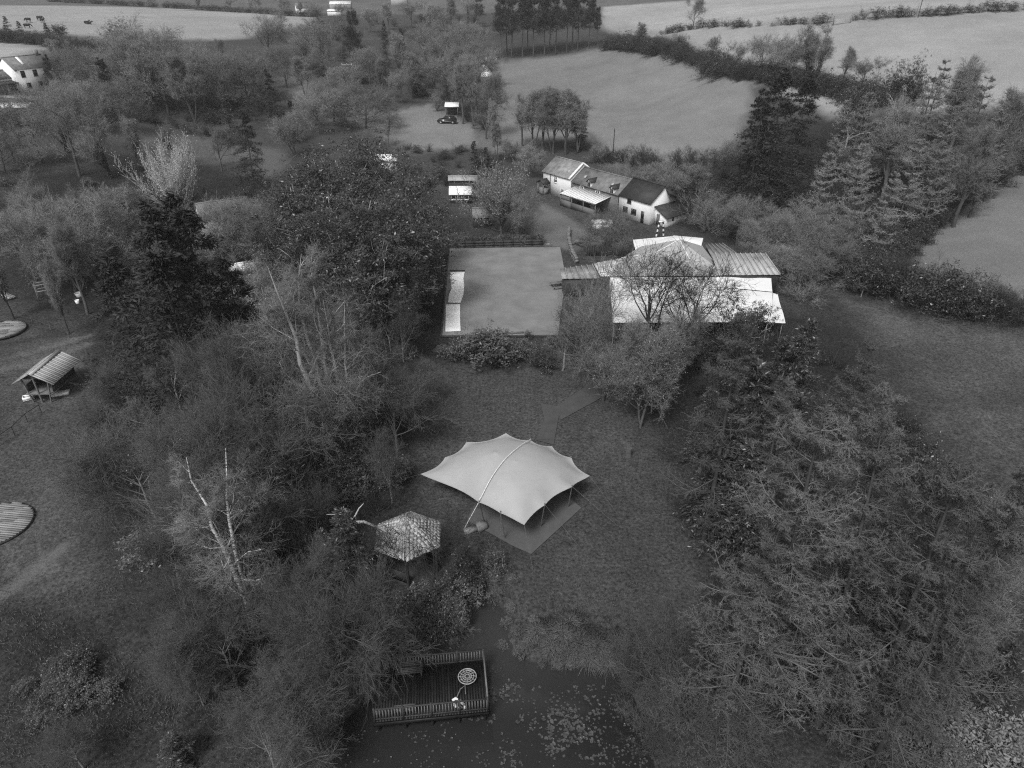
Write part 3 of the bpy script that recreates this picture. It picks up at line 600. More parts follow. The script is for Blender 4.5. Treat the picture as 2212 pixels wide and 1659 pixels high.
cluster('thin bare tree', 'trees along the stream by the parked car', ['up0', 'up1', 'broad0'],
  [(B,1000,268,125,.8),(B,1022,272,130,.8),(B,1050,300,150,.75),(B,1065,318,215,.6),(B,985,240,100,.9),(B,1030,245,110,.9),(B,840,318,245,.5),(B,1075,345,262,.7)])
cluster('grey conical bush', 'beside the shelter in the car field', 'shrub1', [(B,945,240,196,1.1)])
# upper wood
cluster('tall dark pine', 'pines of the plantation above the middle field', ['pine0', 'pine1'],
  [(B,1082,125,-10,1.0),(B,1105,126,-25),(B,1128,124,-20),(B,1152,122,-30),(B,1176,120,-25),(B,1200,118,-30),(B,1224,114,-25),(B,1248,110,-28),(B,1272,105,-20),(B,1095,118,-30),(B,1140,116,-34),(B,1188,112,-36),(B,1236,106,-34)])
cluster('thin ragged pine', 'standing apart right of the plantation', 'pine0', [(B,1290,100,15,.8)])
cluster('dark pine with bare lower stem', 'dark pines left of the plantation', ['pine1', 'pine0', 'spruce0'],
  [(B,770,150,22,.9),(B,760,155,55,1.1,'pine1'),(B,835,130,45,.7),(B,1035,60,-15,.9),(B,870,140,60,.8),(B,900,210,125,1.0)])
cluster('hazy bare tree', 'trees in the wood left of the middle field', ['broad0', 'up0', 'broad1', 'broad2'],
  [(B,700,165,45,1.1),(B,860,170,70,1.1),(B,920,150,45,1.1),(B,960,165,60,1.1),(B,1010,160,45,1.2),(B,890,215,110,1.1),(B,940,215,115,1.1),(B,985,210,105,1.1),(B,800,190,100,1.1),(B,830,215,120,1),(B,870,225,150,1),(B,1030,190,80,1.1),(B,750,225,140,1),(B,720,262,165,1.5,'wide'),(B,790,277,185,1.5,'wide')])
cluster('faint distant bare tree', 'trees of the top centre wood', ['broad1', 'broad0', 'up0'],
  [(B,690,60,5,1.2),(B,800,70,15,1.2),(B,840,65,5,1.2),(B,890,60,0,1.2),(B,930,70,5,1.2),(B,975,60,-5,1.2),(B,1010,55,-10,1.2),(B,610,35,-5,1.2),(B,430,22,-8,1.2),(B,500,25,-8,1.2),(B,560,30,-8,1.2),(B,650,35,0,1.1),(B,740,45,5,1.1),(B,330,18,-10,1.2)])
cluster('broad dark-limbed bare tree', 'on the hedge under the cattle field', 'broad1', [(B,588,150,22,1.1)])
cluster('grey bare tree', 'bare trees between left house and cattle field', ['broad0', 'broad2', 'broad1', 'up1'],
  [(B,365,250,55,1.1),(B,320,240,45,1.2),(B,450,250,95,1.1),(B,420,265,110,1.1),(B,500,250,110,1.1),(B,210,215,90,1.2),(B,145,180,100,1.2),(B,130,160,85,1.0),(B,540,240,120,1.0),(B,270,190,95,1.2),(B,660,150,60,1.0),(B,480,150,85,1.1)])
cluster('tall bare grey tree', 'bare trees around the upper left lawn', ['broad1', 'broad2', 'broad0', 'up1'], [(B,150,270,160,1.1),(B,200,285,165,1.1),(B,270,290,170,1.1),(B,330,215,90,1.2),(B,400,205,85,1.2),(B,560,215,105,1.1),(B,620,190,95,1.1),(B,660,215,120,1.1),(B,690,290,190,1.1),(B,640,340,230,1.0),(B,480,370,270,1.0),(B,300,370,255,1.1),(B,90,350,215,1.2)])
cluster('dark ivy-covered evergreen', 'dark evergreens among the upper left bare trees', ['ever0', 'holly', 'spruce0'],
  [(B,265,140,35,.9,'ever0'),(B,245,260,125,1.2,'spruce1'),(B,118,205,118,1.0,'spruce0'),(B,500,290,205,1.2,'holly'),(B,20,75,35,1.4,'holly'),(B,50,85,45,1.3,'holly'),(B,110,95,50,1.3,'holly'),(B,130,90,48,1.3,'ever1'),(B,230,240,165,1.0,'ever0')])
cluster('weeping dark cypress', 'conifers between the far left trees and the drive', ['spruce0', 'spruce1'], [(B,600,270,150,.9),(B,635,305,215,1.1)])
cluster('dense symmetrical dark spruce', 'left of the glossy evergreen mass', 'spruce1', [(B,550,405,236,.95)])
cluster('thick-trunked bare tree', 'bare garden trees on the left slope', ['broad0', 'ivy0', 'broad1', 'wide'],
  [(B,172,380,178,1.1),(B,240,385,245,.95,'ivy0'),(B,30,350,195,1.1),(B,10,370,260,1),(B,375,340,262,.8,'ivy0'),(B,145,330,215,1.0)])
cluster('pale feathery willow with upright shoots', 'in the left garden', 'shoot', [(B,398,490,296,1.0)])
cluster('bare grey thicket tree', 'bare trees above the left cabin', ['broad2', 'wide', 'broad0'],
  [(T,60,385,11.1,0.99),(T,150,420,11.1,0.99),(T,20,440,10.1,1.08),(T,110,470,9.1,1.08),(T,230,400,8.1,1.08),(T,560,440,9.1,0.99),(T,600,415,8.1,0.99),(T,500,425,9.1,1.17),(T,455,440,8.1,1.17),(T,520,560,8.1,0.99)])
cluster('thin dark-stemmed tree', 'thin trees on grass by the left cabin', 'up0', [(B,30,690,540,.7),(B,190,680,470,.8),(B,150,720,560,.5)])
cluster('evergreen with pale twisting limbs', 'glossy evergreens massed left of the terrace', ['ever0', 'ever1'],
  [(T,770,275,15,1.1),(T,705,300,15,1.1),(T,840,315,14,1.1),(T,650,355,14,1.1),(T,865,375,13,1.0),(T,750,385,15,1.1),(T,820,400,15,1.1),(T,858,445,10,.9),(T,690,440,14,1.1),(T,780,480,13,1.1),(T,835,480,11.5,.95),(T,825,525,8,.9)])
cluster('huge black spruce', 'black spruces at the middle left', ['spruce1', 'spruce0'],
  [(T,285,442,20,1.0),(T,412,412,20,.95),(T,350,525,18,1.05),(T,490,560,15,1.0),(T,232,560,15,1.1),(T,425,640,14,1.1)])
cluster('leafy mid-grey shrub tree', 'leafy shrubs between spruces and terrace', ['ever1', 'ever0'], [(T,600,530,8,.9),(T,660,560,8,.9),(T,560,600,9,.9),(T,720,560,7,.9),(T,520,680,7,1)])
for o in [o for o in bpy.data.objects if o.get('group') == 'leafy shrubs between spruces and terrace']:
    for c in o.children:
        if c.name.startswith('crown'): c.material_slots[0].link = 'OBJECT'; c.material_slots[0].material = M['leaf_mid']
cluster('spreading grey bare tree', 'bare trees left of the terrace lawn', ['nb1', 'nb0', 'nw'], [(B,868,730,548,.8),(T,860,640,7.2,0.80),(T,770,640,8.1,1.00),(T,800,730,8.1,1.00),(T,905,770,5.4,0.80),(T,840,820,7.2,1.00)])
cluster('pale-barked tree with long bare white stems', 'in the left centre wood', 'poplar', [(B,724,1005,548,1.1,None,0.25)])
cluster('slim pale-barked tree', 'slim pale trees beside the long-stemmed one', 'poplar', [(B,760,1000,640,.8,None,2.2),(B,600,760,560,.8,None,1.2)])
cluster('white-barked birch with two forked stems', 'in the left foreground thicket', 'birch', [(B,548,1345,990,1.0,None,0.1)])
cluster('twiggy bare young tree', 'young bare trees in the left foreground thicket', ['nb1', 'nw', 'nu', 'nb0'],
  [(T,310,705,9,.9),(T,275,775,7.5,.85),(T,355,730,11.7,0.95),(T,455,700,13.0,0.85),(T,505,690,13.0,0.85),(T,410,800,11.7,0.95),(T,330,860,11.1,0.95),(T,480,830,12.3,0.95),(T,390,960,11.1,1.04),(T,280,930,9.1,1.04)])
cluster('low twiggy bare tree', 'low bare trees below the two-stemmed birch', ['nw', 'nb1', 'nb0'],
  [(T,330,1090,6.9,1.04),(T,620,1190,7.5,0.95),(T,360,1240,5.9,1.14),(T,470,1330,5.9,1.14),(T,400,1390,4.8,1.14),(T,580,1420,5.3,1.14),(T,560,1560,5.3,1.04),(T,660,1480,5.3,1.14),(T,130,1560,3.7,1.04)])
cluster('bare tree with arching limbs', 'overhanging the left end of the pond deck', 'nw', [(T,700,1235,9,.72)])
cluster('drooping grey bare tree', 'leaning over the left corner of the pond deck', 'nw', [(T,745,1350,5.0,.7)])
cluster('curving-limbed bare tree', 'bare trees left of the shingled gazebo', ['nw', 'nb0'], [(T,660,1260,7,.9),(T,830,930,6.5,.7),(T,680,1060,6,.8)])
cluster('needle-soft dark conifer', 'dark conifers round the shingled gazebo', ['spruce1', 'holly'], [(T,735,1100,7,1.3,'holly'),(T,620,980,7,1.4,'holly'),(T,545,1060,6.5,1.5,'holly'),(T,1000,1180,4.0,1.5,'holly')])
cluster('black dwarf pine bush', 'on the slope at bottom left', 'holly', [(T,365,1590,2.4,2.2)])
cluster('dark-limbed bare tree', 'dark trees reaching over the gazebo roof', 'limbs', [(T,925,1095,6.6,.75),(T,868,1118,6.4,.75)])
cluster('dark holly bush', 'hollies inside the left foreground thicket', 'holly', [(T,305,835,5,1.3),(T,470,905,6,1.2),(T,565,990,5.5,1.3),(T,640,930,5,1.2),(T,430,1010,5,1.3),(T,690,1150,4.5,1.3),(T,560,1180,4.5,1.3),(T,760,880,6,1.1)])
cluster('bushy leafy shrub', 'leafy shrubs between gazebo and pond', ['leafshrub', 'darkshrub', 'shrub0'],
  [(B,1010,1290,1235,1.0),(B,955,1310,1262,1.0),(B,1050,1270,1195,.9),(B,1065,1240,1185,.7),(B,940,1370,1320,1.1),(B,985,1365,1315,1.0),(B,900,1385,1345,1.1),(B,870,1340,1300,1.1),(B,1085,1290,1262,.7)])
cluster('leggy bare shrub', 'bare shrubs along the right bank of the pond', ['shrub0', 'shrub1'], crown='twig_mid', entries=
  [(B,1390,1470,1330,.8),(B,1440,1500,1370,.9),(B,1490,1560,1420,1.0),(B,1540,1610,1480,1.0),(B,1425,1430,1310,.8),(B,1590,1640,1520,1.1),(B,1480,1460,1360,.9),(B,1430,1540,1450,1.0),(B,1350,1440,1380,.9),(B,1356,1500,1435,.8),(B,1386,1565,1490,.85),(B,1408,1640,1560,.9)])
# ------------------------------------------------------------------ hedges and thickets
def whole(key):
    import bmesh
    k = KIND[key]
    if 'whole' not in k:
        bm = bmesh.new(); bm.from_mesh(k['trunk']); n = len(bm.faces); bm.from_mesh(k['crown'])
        me = bpy.data.meshes.new(k['name'] + '_whole')
        bm.faces.ensure_lookup_table()
        for f in bm.faces[n:]: f.material_index = 1
        tw_ = M['twig_dark'] if key.startswith('shrub') else k['crown'].materials[0]
        bm.to_mesh(me); bm.free(); me.materials.append(k['trunk'].materials[0]); me.materials.append(tw_); k['whole'] = me
    return k['whole']
def shrubbery(name, label, cat, keys, spots, part='shrub', group=None):
    x0, y0 = spots[0][0], spots[0][1]
    o = thing(name, label, cat, (x0, y0, gz(x0, y0)), 0, group)
    for i, (X, Y, h, w) in enumerate(spots):
        k = keys[PR.randrange(len(keys))]; me = whole(k); c = link(part, me, None, o)
        s = h / KIND[k]['H']; c.location = (X - x0, Y - y0, gz(X, Y) - gz(x0, y0) - .05); c.rotation_euler = (0, 0, PR.uniform(0, 6.28)); c.scale = (s * w, s * w, s)
    return o
def along(line, step, h, w, jit=.6, rows=1, rw=1.5):
    W = px_poly(*line); sp = []
    for p, q in zip(W[:-1], W[1:]):
        L = np.linalg.norm((q - p)[:2]); n = max(1, int(L / step)); d = (q - p)[:2] / (L + 1e-9); pn = np.array([-d[1], d[0]])
        for i in range(n):
            for r in range(rows):
                c = p[:2] + d * (i + PR.random()) * L / n + pn * ((r - (rows - 1) / 2) * rw + PR.uniform(-jit, jit)); sp.append((c[0], c[1], h * PR.uniform(.75, 1.3), w))
    return sp
def inside(poly, n, h, w):
    W = px_poly(*poly)[:, :2]; lo, hi = W.min(0), W.max(0); sp = []
    while len(sp) < n:
        c = (PR.uniform(lo[0], hi[0]), PR.uniform(lo[1], hi[1]))
        if pip(np.array([c[0]]), np.array([c[1]]), W)[0]: sp.append((c[0], c[1], h * PR.uniform(.6, 1.3), w))
    return sp
S2 = ['shrub0', 'shrub1']
shrubbery('hedge', 'long dark hedge dividing the two pale top right fields', 'hedge', ['darkshrub', 'shrub0'], along([(1425,76),(1600,60),(1790,50)], 2.2, 2.0, 1.3))
shrubbery('hedge', 'dark field hedge running to the top right frame corner', 'hedge', ['darkshrub', 'shrub0'], along([(1845,44),(2000,34),(2240,20)], 2.2, 2.4, 1.3))
shrubbery('hedge', 'scrubby hedge along the top of the middle field', 'hedge', S2 + ['darkshrub'], along([(1305,108),(1400,112),(1500,135),(1610,170)], 1.8, 4.0, 1.1, 1.2, 2, 2))
shrubbery('hedge', 'overgrown hedgebank under the bare trees above the right wood', 'hedge', S2 + ['darkshrub'], along([(1600,165),(1700,180),(1800,200),(1930,225)], 1.5, 3.2, 1.2, 1.2, 3, 2))
shrubbery('hedge', 'thick dark hedge rising behind the lower right field', 'hedge', ['shrub0', 'shrub1', 'darkshrub'], along([(1850,615),(1950,645),(2060,672),(2230,708)], 1.1, 4.2, 1.0, 1.2, 2, 1.8))
shrubbery('hedge', 'dark bank hedge between right wood and triangular field', 'hedge', ['shrub0', 'darkshrub'], along([(1870,585),(1980,505),(2100,415),(2230,330)], 1.3, 2.8, 1.1, 1, 2, 1.6))
shrubbery('hedge', 'low hedge under the far left field with cattle', 'hedge', ['darkshrub', 'shrub1'], along([(-30,88),(60,92),(150,105),(260,118)], 2.2, 3.0, 1.2, 1, 2, 2))
shrubbery('hedge', 'straight dark hedge along the far edge of the cattle field', 'hedge', ['darkshrub'], along([(100,3),(360,17),(690,38)], 3.5, 2.6, 1.6))
shrubbery('hedge', 'dark hedge under the bare trees on the left lawn', 'hedge', ['darkshrub', 'shrub1'], along([(300,262),(370,272),(440,292),(530,318)], 1.8, 2.0, 1.2))
shrubbery('hedge', 'hedge along the near edge of the middle field', 'hedge', S2, along([(1300,348),(1400,358),(1500,368),(1580,350)], 1.6, 3.0, 1.1, 1, 2, 2))
shrubbery('thicket', 'bare scrub thicket filling the slope behind the marquees', 'thicket', S2 + ['darkshrub'], inside([(1440,420),(1560,360),(1800,440),(1880,580),(1790,620),(1700,560),(1560,510)], 70, 3.2, 1.1))
shrubbery('thicket', 'dark undergrowth thicket under the right foreground larches', 'thicket', ['darkshrub', 'shrub0', 'shrub1', 'darkshrub'], inside([(1480,760),(1700,740),(1900,800),(2030,1000),(2200,1250),(2100,1560),(1850,1500),(1640,1480),(1530,1200)], 60, 2.4, 1.1))
shrubbery('thicket', 'dim undergrowth thicket below the far right wood', 'thicket', S2 + ['darkshrub'], inside([(1620,440),(1700,300),(1900,300),(2180,250),(2190,310),(1900,540)], 60, 3.0, 1.2))
shrubbery('thicket', 'tangled thicket below the left foreground birch', 'thicket', S2 + ['darkshrub', 'leafshrub'], inside([(240,830),(420,740),(640,800),(760,1050),(760,1200),(680,1400),(520,1560),(360,1330),(250,1000)], 70, 2.2, 1.1))
shrubbery('thicket', 'shadowy thicket between gazebo and pale-barked tree', 'thicket', ['darkshrub', 'shrub0', 'leafshrub'], inside([(640,800),(900,760),(900,1000),(810,1120),(700,1080)], 50, 2.2, 1.1))
shrubbery('thicket', 'garden thicket below the left spruces and willow', 'thicket', S2 + ['leafshrub', 'darkshrub'], inside([(0,400),(260,400),(560,420),(640,560),(600,760),(200,720),(200,560),(0,560)], 90, 2.4, 1.1))
shrubbery('thicket', 'bramble thicket on the slope at bottom left', 'thicket', ['leafshrub', 'shrub0'], inside([(100,1420),(230,1420),(260,1480),(120,1600),(20,1560)], 12, 1.1, 1.5))
shrubbery('thicket', 'leafy bramble mound on the left grass slope', 'thicket', ['leafshrub', 'darkshrub'], inside([(120,1430),(150,1410),(210,1440),(180,1520),(110,1510)], 10, 1.0, 1.4))
shrubbery('thicket', 'scrub thicket around the stream left of the middle field', 'thicket', S2, inside([(860,190),(1040,160),(1060,300),(1000,265),(950,225)], 40, 3.5, 1.2))
shrubbery('thicket', 'overgrown vegetable garden scrub below the car field', 'thicket', S2 + ['leafshrub'], inside([(860,320),(1080,330),(1100,380),(1010,385),(960,420),(900,380)], 40, 2.0, 1.2))
shrubbery('thicket', 'undergrowth thicket under the upper left bare trees', 'thicket', S2 + ['darkshrub'], inside([(90,130),(300,140),(560,170),(640,240),(560,290),(300,255),(110,220)], 90, 3.4, 1.3))
shrubbery('thicket', 'undergrowth thicket of the wood above the car field', 'thicket', S2 + ['darkshrub'], inside([(640,120),(1040,110),(1030,150),(860,180),(850,230),(700,180)], 60, 3.2, 1.3))
shrubbery('thicket', 'scrub thicket under the far top centre wood', 'thicket', S2, inside([(640,50),(1020,40),(1050,90),(640,90)], 40, 3.6, 1.6))
shrubbery('thicket', 'dark bank of scrub below the gazebo by the pond', 'thicket', ['darkshrub', 'leafshrub', 'shrub0'], inside([(860,1290),(990,1270),(1005,1370),(870,1400),(790,1380)], 14, 1.2, 1.1))
# ------------------------------------------------------------------ buildings and objects
def V3(*a): return np.array(a, float)
def shift(mb, c): mb.v = [v - np.asarray(c) for v in mb.v]; return mb
def local(c, X, flip=False):          # an Empty frame: x axis along X
    return math.atan2(X[1], X[0])
def gable(x0, x1, y0, y1, ze, zr, base=-.4):   # walls with gable ends, ridge along x
    ym = (y0 + y1) / 2
    v = [(x0, y0, base), (x0, y1, base), (x0, y1, ze), (x0, ym, zr), (x0, y0, ze), (x1, y0, base), (x1, y1, base), (x1, y1, ze), (x1, ym, zr), (x1, y0, ze)]
    return MB().add(v, q=[(0, 5, 9, 4), (1, 2, 7, 6), (4, 9, 8, 3), (3, 8, 7, 2), (0, 1, 6, 5)], t=[(0, 4, 3), (0, 3, 2), (0, 2, 1), (5, 8, 9), (5, 7, 8), (5, 6, 7)])
def roof2(x0, x1, y0, y1, ze, zr, th=.12, oy=.3, ox=.15):
    ym = (y0 + y1) / 2; s = (zr - ze) / (ym - y0); e = ze - s * oy; m = MB(); d = .10
    m.slab((x0 - ox, y0 - oy, e + d), (x1 + ox, y0 - oy, e + d), (x1 + ox, ym, zr + d), (x0 - ox, ym, zr + d), th)
    m.slab((x1 + ox, y1 + oy, e + d), (x0 - ox, y1 + oy, e + d), (x0 - ox, ym, zr + d), (x1 + ox, ym, zr + d), th)
    m.box(x0 - ox, x1 + ox, ym - .12, ym + .12, zr + .03, zr + .17); return m
def window(parent, x, z, w, h, cols=2, rows=2, frame='white_paint', y=0., fw=.07, face='y'):
    f = MB(); g = MB()
    def bx(m, a, b, p, q, c, d):
        if face == 'y': m.box(a, b, y + p, y + q, c, d)
        else: m.box(y + p, y + q, a, b, c, d)
    sg = (-1 if face == 'y' else 1)
    lo, hi = sorted((sg * .05, sg * -.02)); bx(f, x, x + fw, lo, hi, z, z + h); bx(f, x + w - fw, x + w, lo, hi, z, z + h)
    bx(f, x + fw, x + w - fw, lo, hi, z, z + fw); bx(f, x + fw, x + w - fw, lo, hi, z + h - fw, z + h)
    bx(f, x - .06, x + w + .06, *sorted((sg * .10, sg * -.02)), z - .07, z - .005)
    lo2, hi2 = sorted((sg * .04, sg * -.02))
    for c in range(1, cols): xc = x + w * c / cols; bx(f, xc - .025, xc + .025, lo2, hi2, z + fw, z + h - fw)
    for r in range(1, rows): zc = z + h * r / rows; bx(f, x + fw, x + w - fw, *sorted((sg * .033, sg * -.02)), zc - .025, zc + .025)
    o = f.build('window', frame, parent)
    lo, hi = sorted((sg * .012, sg * -.02))
    for c in range(cols):
        for r in range(rows):
            g = MB(); bx(g, x + w * c / cols + .03, x + w * (c + 1) / cols - .03, lo, hi, z + h * r / rows + .03, z + h * (r + 1) / rows - .03); g.build('pane', 'glass', o)
    return o
# --- farmhouse
P0 = G(1401, 486); P1 = G(1190, 419); hu = nrm(P1 - P0); hO = P0 + hu * 25.2
house = thing('farmhouse', 'long white farmhouse with three stepped roofs and small dormers', 'house', (hO[0], hO[1], 0), local(None, -hu))
D = 6.0
gable(0, 7, 0, D, 3.75, 5.75).build('wall', 'white_wall', house)
gable(7.003, 18.6, .25, D - .05, 3.3, 5.2).build('wall', 'stone', house); gable(18.603, 25.2, 0, D, 3.45, 5.55).build('wall', 'white_wall', house)
r_l = roof2(0, 6.7, 0, D, 3.75, 5.75).build('roof', 'slate_pale', house); r_m = roof2(7.2, 18.5, .25, D - .05, 3.3, 5.2, ox=.03).build('roof', 'slate', house); r_r = roof2(18.75, 25.2, 0, D, 3.45, 5.55).build('roof', 'slate_dark', house)
cp = MB(); ym = D / 2
cp.slab((6.72, -.32, 3.72), (7.12, -.32, 3.72), (7.12, ym, 5.97), (6.72, ym, 5.97), .22); cp.slab((7.12, D + .32, 3.72), (6.72, D + .32, 3.72), (6.72, ym, 5.97), (7.12, ym, 5.97), .22); cp.build('gable_coping', 'white_paint', house)
def skylight(x, t, ze, zr, par):
    z = ze + (zr - ze) * t + .12; y = ym * t; s = (zr - ze) / ym; m = MB()
    m.slab((x, y, z + .06), (x + .55, y, z + .06), (x + .55, y + .5, z + .06 + .5 * s), (x, y + .5, z + .06 + .5 * s), .06); m.build('skylight', 'metal', par)
skylight(5.2, .25, 3.75, 5.75, r_l); skylight(9.0, .35, 3.3, 5.2, r_m); skylight(15.4, .35, 3.3, 5.2, r_m)
def dormer(x):
    d = MB(); d.add([(x, .1, 3.1), (x + 1.0, .1, 3.1), (x + 1.0, .1, 4.0), (x + .5, .1, 4.45), (x, .1, 4.0), (x, 2.2, 3.9), (x + 1, 2.2, 3.9), (x + 1, 2.2, 4.0), (x + .5, 2.2, 4.45), (x, 2.2, 4.0)],
      q=[(0, 1, 2, 4), (0, 4, 9, 5), (1, 6, 7, 2)], t=[(4, 2, 3)])
    o = d.build('dormer', 'white_paint', house); r = MB()
    r.slab((x - .15, -.1, 3.95), (x - .15, 2.3, 3.95), (x + .5, 2.3, 4.55), (x + .5, -.1, 4.55), .08); r.slab((x + 1.15, 2.3, 3.95), (x + 1.15, -.1, 3.95), (x + .5, -.1, 4.55), (x + .5, 2.3, 4.55), .08)
    r.build('dormer_roof', 'slate_dark', o)
    g = MB(); g.box(x + .16, x + .46, .04, .09, 3.25, 4.05); g.box(x + .54, x + .84, .04, .09, 3.25, 4.05); g.build('pane', 'glass', o)
dormer(11.0); dormer(16.3)
window(house, 2.9, 2.3, .8, 1.1, 2, 2); window(house, 4.7, .75, .9, .8, 3, 1)
window(house, 9.2, 1.75, 1.0, 1.25, 2, 2, y=.25, fw=.12); window(house, 13.0, 1.75, 1.0, 1.25, 2, 2, y=.25, fw=.12)
window(house, 20.4, 2.5, .85, .75, 1, 1, frame='timber_dark'); window(house, 19.6, .95, 1.0, .85, 3, 1, frame='timber_dark'); window(house, 21.4, .95, 1.05, .85, 3, 1, frame='timber_dark')
dr = MB().box(23.5, 24.1, -.06, .02, 0, 1.85).build('door', 'timber_dark', house); MB().box(23.6, 24.0, -.075, -.055, .75, 1.7).build('pane', 'glass', dr)
pch = MB(); pch.box(.2, .35, -1.5, -1.35, -.2, 2.1); pch.box(1.6, 1.75, -1.5, -1.35, -.2, 2.1); pch.box(.2, 1.75, -1.34, -.02, -.2, 1.1); pch = pch.build('porch', 'stone', house)
MB().slab((-.05, -1.7, 2.0), (1.0, -1.7, 2.7), (1.0, -.05, 2.7), (-.05, -.05, 2.0), .1).slab((2.0, -1.7, 2.0), (2.0, -.05, 2.0), (1.0, -.05, 2.7), (1.0, -1.7, 2.7), .1).build('porch_roof', 'slate_dark', pch)
dp = MB(); dp.tube([(2.0, -.12, .1), (2.0, -.12, 3.5)], .05); dp.tube([(18.55, -.1, .1), (18.55, -.1, 3.2)], .05); dp.build('downpipe', 'metal_dark', house)
# the pale lean-to canopy in front of the stone range
can = MB(); n = 30
for i in range(n):
    a, b = 8.0 + 8.6 * i / n, 8.0 + 8.6 * (i + 1) / n - .02; zz = .05 * (i % 2)
    can.slab((a, -3.3, 1.95 + zz), (b, -3.3, 1.95 + zz), (b, .22, 2.55 + zz), (a, .22, 2.55 + zz), .04)
can = can.build('canopy', 'canvas_white', house); pm = MB()
for x in (8.1, 10.8, 13.6, 16.4): pm.box(x, x + .13, -3.2, -3.07, -.2, 1.93)
pm.box(8.0, 16.6, -3.24, -3.06, 1.72, 1.9); pm.box(8.3, 10.7, -3.2, -3.1, -.2, 1.0); pm.box(11.0, 16.3, -3.2, -3.1, -.2, .95); pm.build('canopy_post', 'timber', can)
# lean-to shed on the right gable
lt = MB(); lt.hexa([(25.21, 1.2, -.3), (27.6, 1.2, -.3), (27.6, 5.9, -.3), (25.21, 5.9, -.3), (25.21, 1.2, 2.6), (27.6, 1.2, 1.5), (27.6, 5.9, 1.5), (25.21, 5.9, 2.6)]); lt = lt.build('lean_to', 'white_wall', house)
MB().slab((25.22, .9, 2.8), (28.0, .9, 1.5), (28.0, 6.2, 1.5), (25.22, 6.2, 2.8), .1).build('lean_to_roof', 'slate_dark', lt)
MB().box(25.7, 26.3, 1.13, 1.24, 0, 1.7).build('door', 'timber', lt); MB().box(27.55, 27.64, 2.6, 3.0, .7, 1.4).build('window', 'glass', lt)
MB().slab((24.9, 3.2, 5.55), (26.1, 3.2, 4.6), (26.1, 6.4, 3.2), (24.9, 6.4, 3.5), .1).build('gable_roof', 'slate_dark', house)
# --- the marquees
def sheet3(name, m, pts, nu, nv, fz, c, parent, th=.04):
    """a cloth over four plan corners a,b,c,d with height fz(u,v)"""
    a, b, cc, d = [np.asarray(p, float) for p in pts]; u, v = np.meshgrid(np.linspace(0, 1, nu), np.linspace(0, 1, nv))
    P = (a[None, None] * ((1 - u) * (1 - v))[..., None] + b * (u * (1 - v))[..., None] + cc * (u * v)[..., None] + d * ((1 - u) * v)[..., None])
    P[..., 2] += fz(u, v); Q = P.copy(); Q[..., 2] -= th; idx = np.arange(nu * nv).reshape(nv, nu)
    q = np.stack([idx[:-1, :-1], idx[:-1, 1:], idx[1:, 1:], idx[1:, :-1]], -1).reshape(-1, 4)
    mb = MB().add(P, q=q).add(Q, q=q[:, ::-1]); rim = list(idx[0]) + list(idx[1:, -1]) + list(idx[-1, -2::-1]) + list(idx[-2:0:-1, 0]); N = nu * nv
    mb.add(np.vstack([P.reshape(-1, 3), Q.reshape(-1, 3)]), q=[(rim[i], rim[i] + N, rim[(i + 1) % len(rim)] + N, rim[(i + 1) % len(rim)]) for i in range(len(rim))])
    return shift(mb, c).build(name, m, parent, True)
c = (19., 73., 0.)
t = thing('white_canopy', 'broad bright white marquee canopy behind the bare trees', 'marquee', c)
sheet3('roof', 'canvas_white', [(10.5,67.3,2.55),(27.0,67.4,2.6),(29.6,75.0,2.7),(11.6,79.0,2.95)], 22, 14, lambda u, v: .22 * np.sin(u * np.pi * 3) ** 2 * np.sin(v * np.pi) + .12 * np.sin(v * np.pi * 2) * np.sin(u * 5), c, t)
sheet3('roof_panel', 'canvas_white', [(26.9,67.45,2.5),(28.7,67.7,2.3),(30.2,74.9,2.5),(29.7,75.0,2.62)], 6, 10, lambda u, v: .1 * np.sin(v * np.pi * 2), c, t)
sheet3('roof_panel', 'canvas_white', [(11.7,79.1,2.97),(29.6,75.15,2.72),(30.6,78.8,2.9),(24.4,79.0,3.0)], 10, 6, lambda u, v: .05 * np.sin(u * 9), c, t)
for x, y in ((10.7,67.6),(14.7,67.6),(18.8,67.6),(22.9,67.6),(26.8,67.7),(28.5,68.0),(30.0,74.8)): shift(MB().tube([(x, y, gz(x, y) - .1), (x, y, 2.6)], .05), c).build('pole', 'metal', t)
shift(MB().box(11.5, 29.0, 78.6, 78.75, -.2, 2.7), c).build('back_wall', 'canvas_grey', t)
c = (18., 84., 0.)
t = thing('grey_marquee', 'grey hipped marquee roof with a central peak behind the white canopy', 'marquee', c)
A = dict(E1=(11.6,79.2,3.0), E2=(24.4,79.25,3.05), R1=(13.3,82.4,4.1), Rm=(17.5,83.4,4.35), pk=(20.7,84.9,5.6), B2=(24.5,87.8,3.7), L0=(5.9,82.4,2.9), L1=(10.1,83.5,3.0), bl=(16.8,88.8,3.4), fr=(25.2,80.5,3.1), hb=(21.6,82.2,4.0))
mb = MB()
def tri(*k): mb.add([A[i] for i in k], t=[(0, 1, 2)])
for k in (('E1','E2','Rm'),('E1','Rm','R1'),('E2','hb','Rm'),('E2','fr','hb'),('Rm','hb','pk'),('Rm','pk','bl'),('R1','Rm','bl'),('hb','fr','pk'),('fr','B2','pk'),('bl','pk','B2')): tri(*k)
shift(mb, c).build('roof', 'canvas_grey', t)
pm = MB(); n = 9                      # pleated left hip
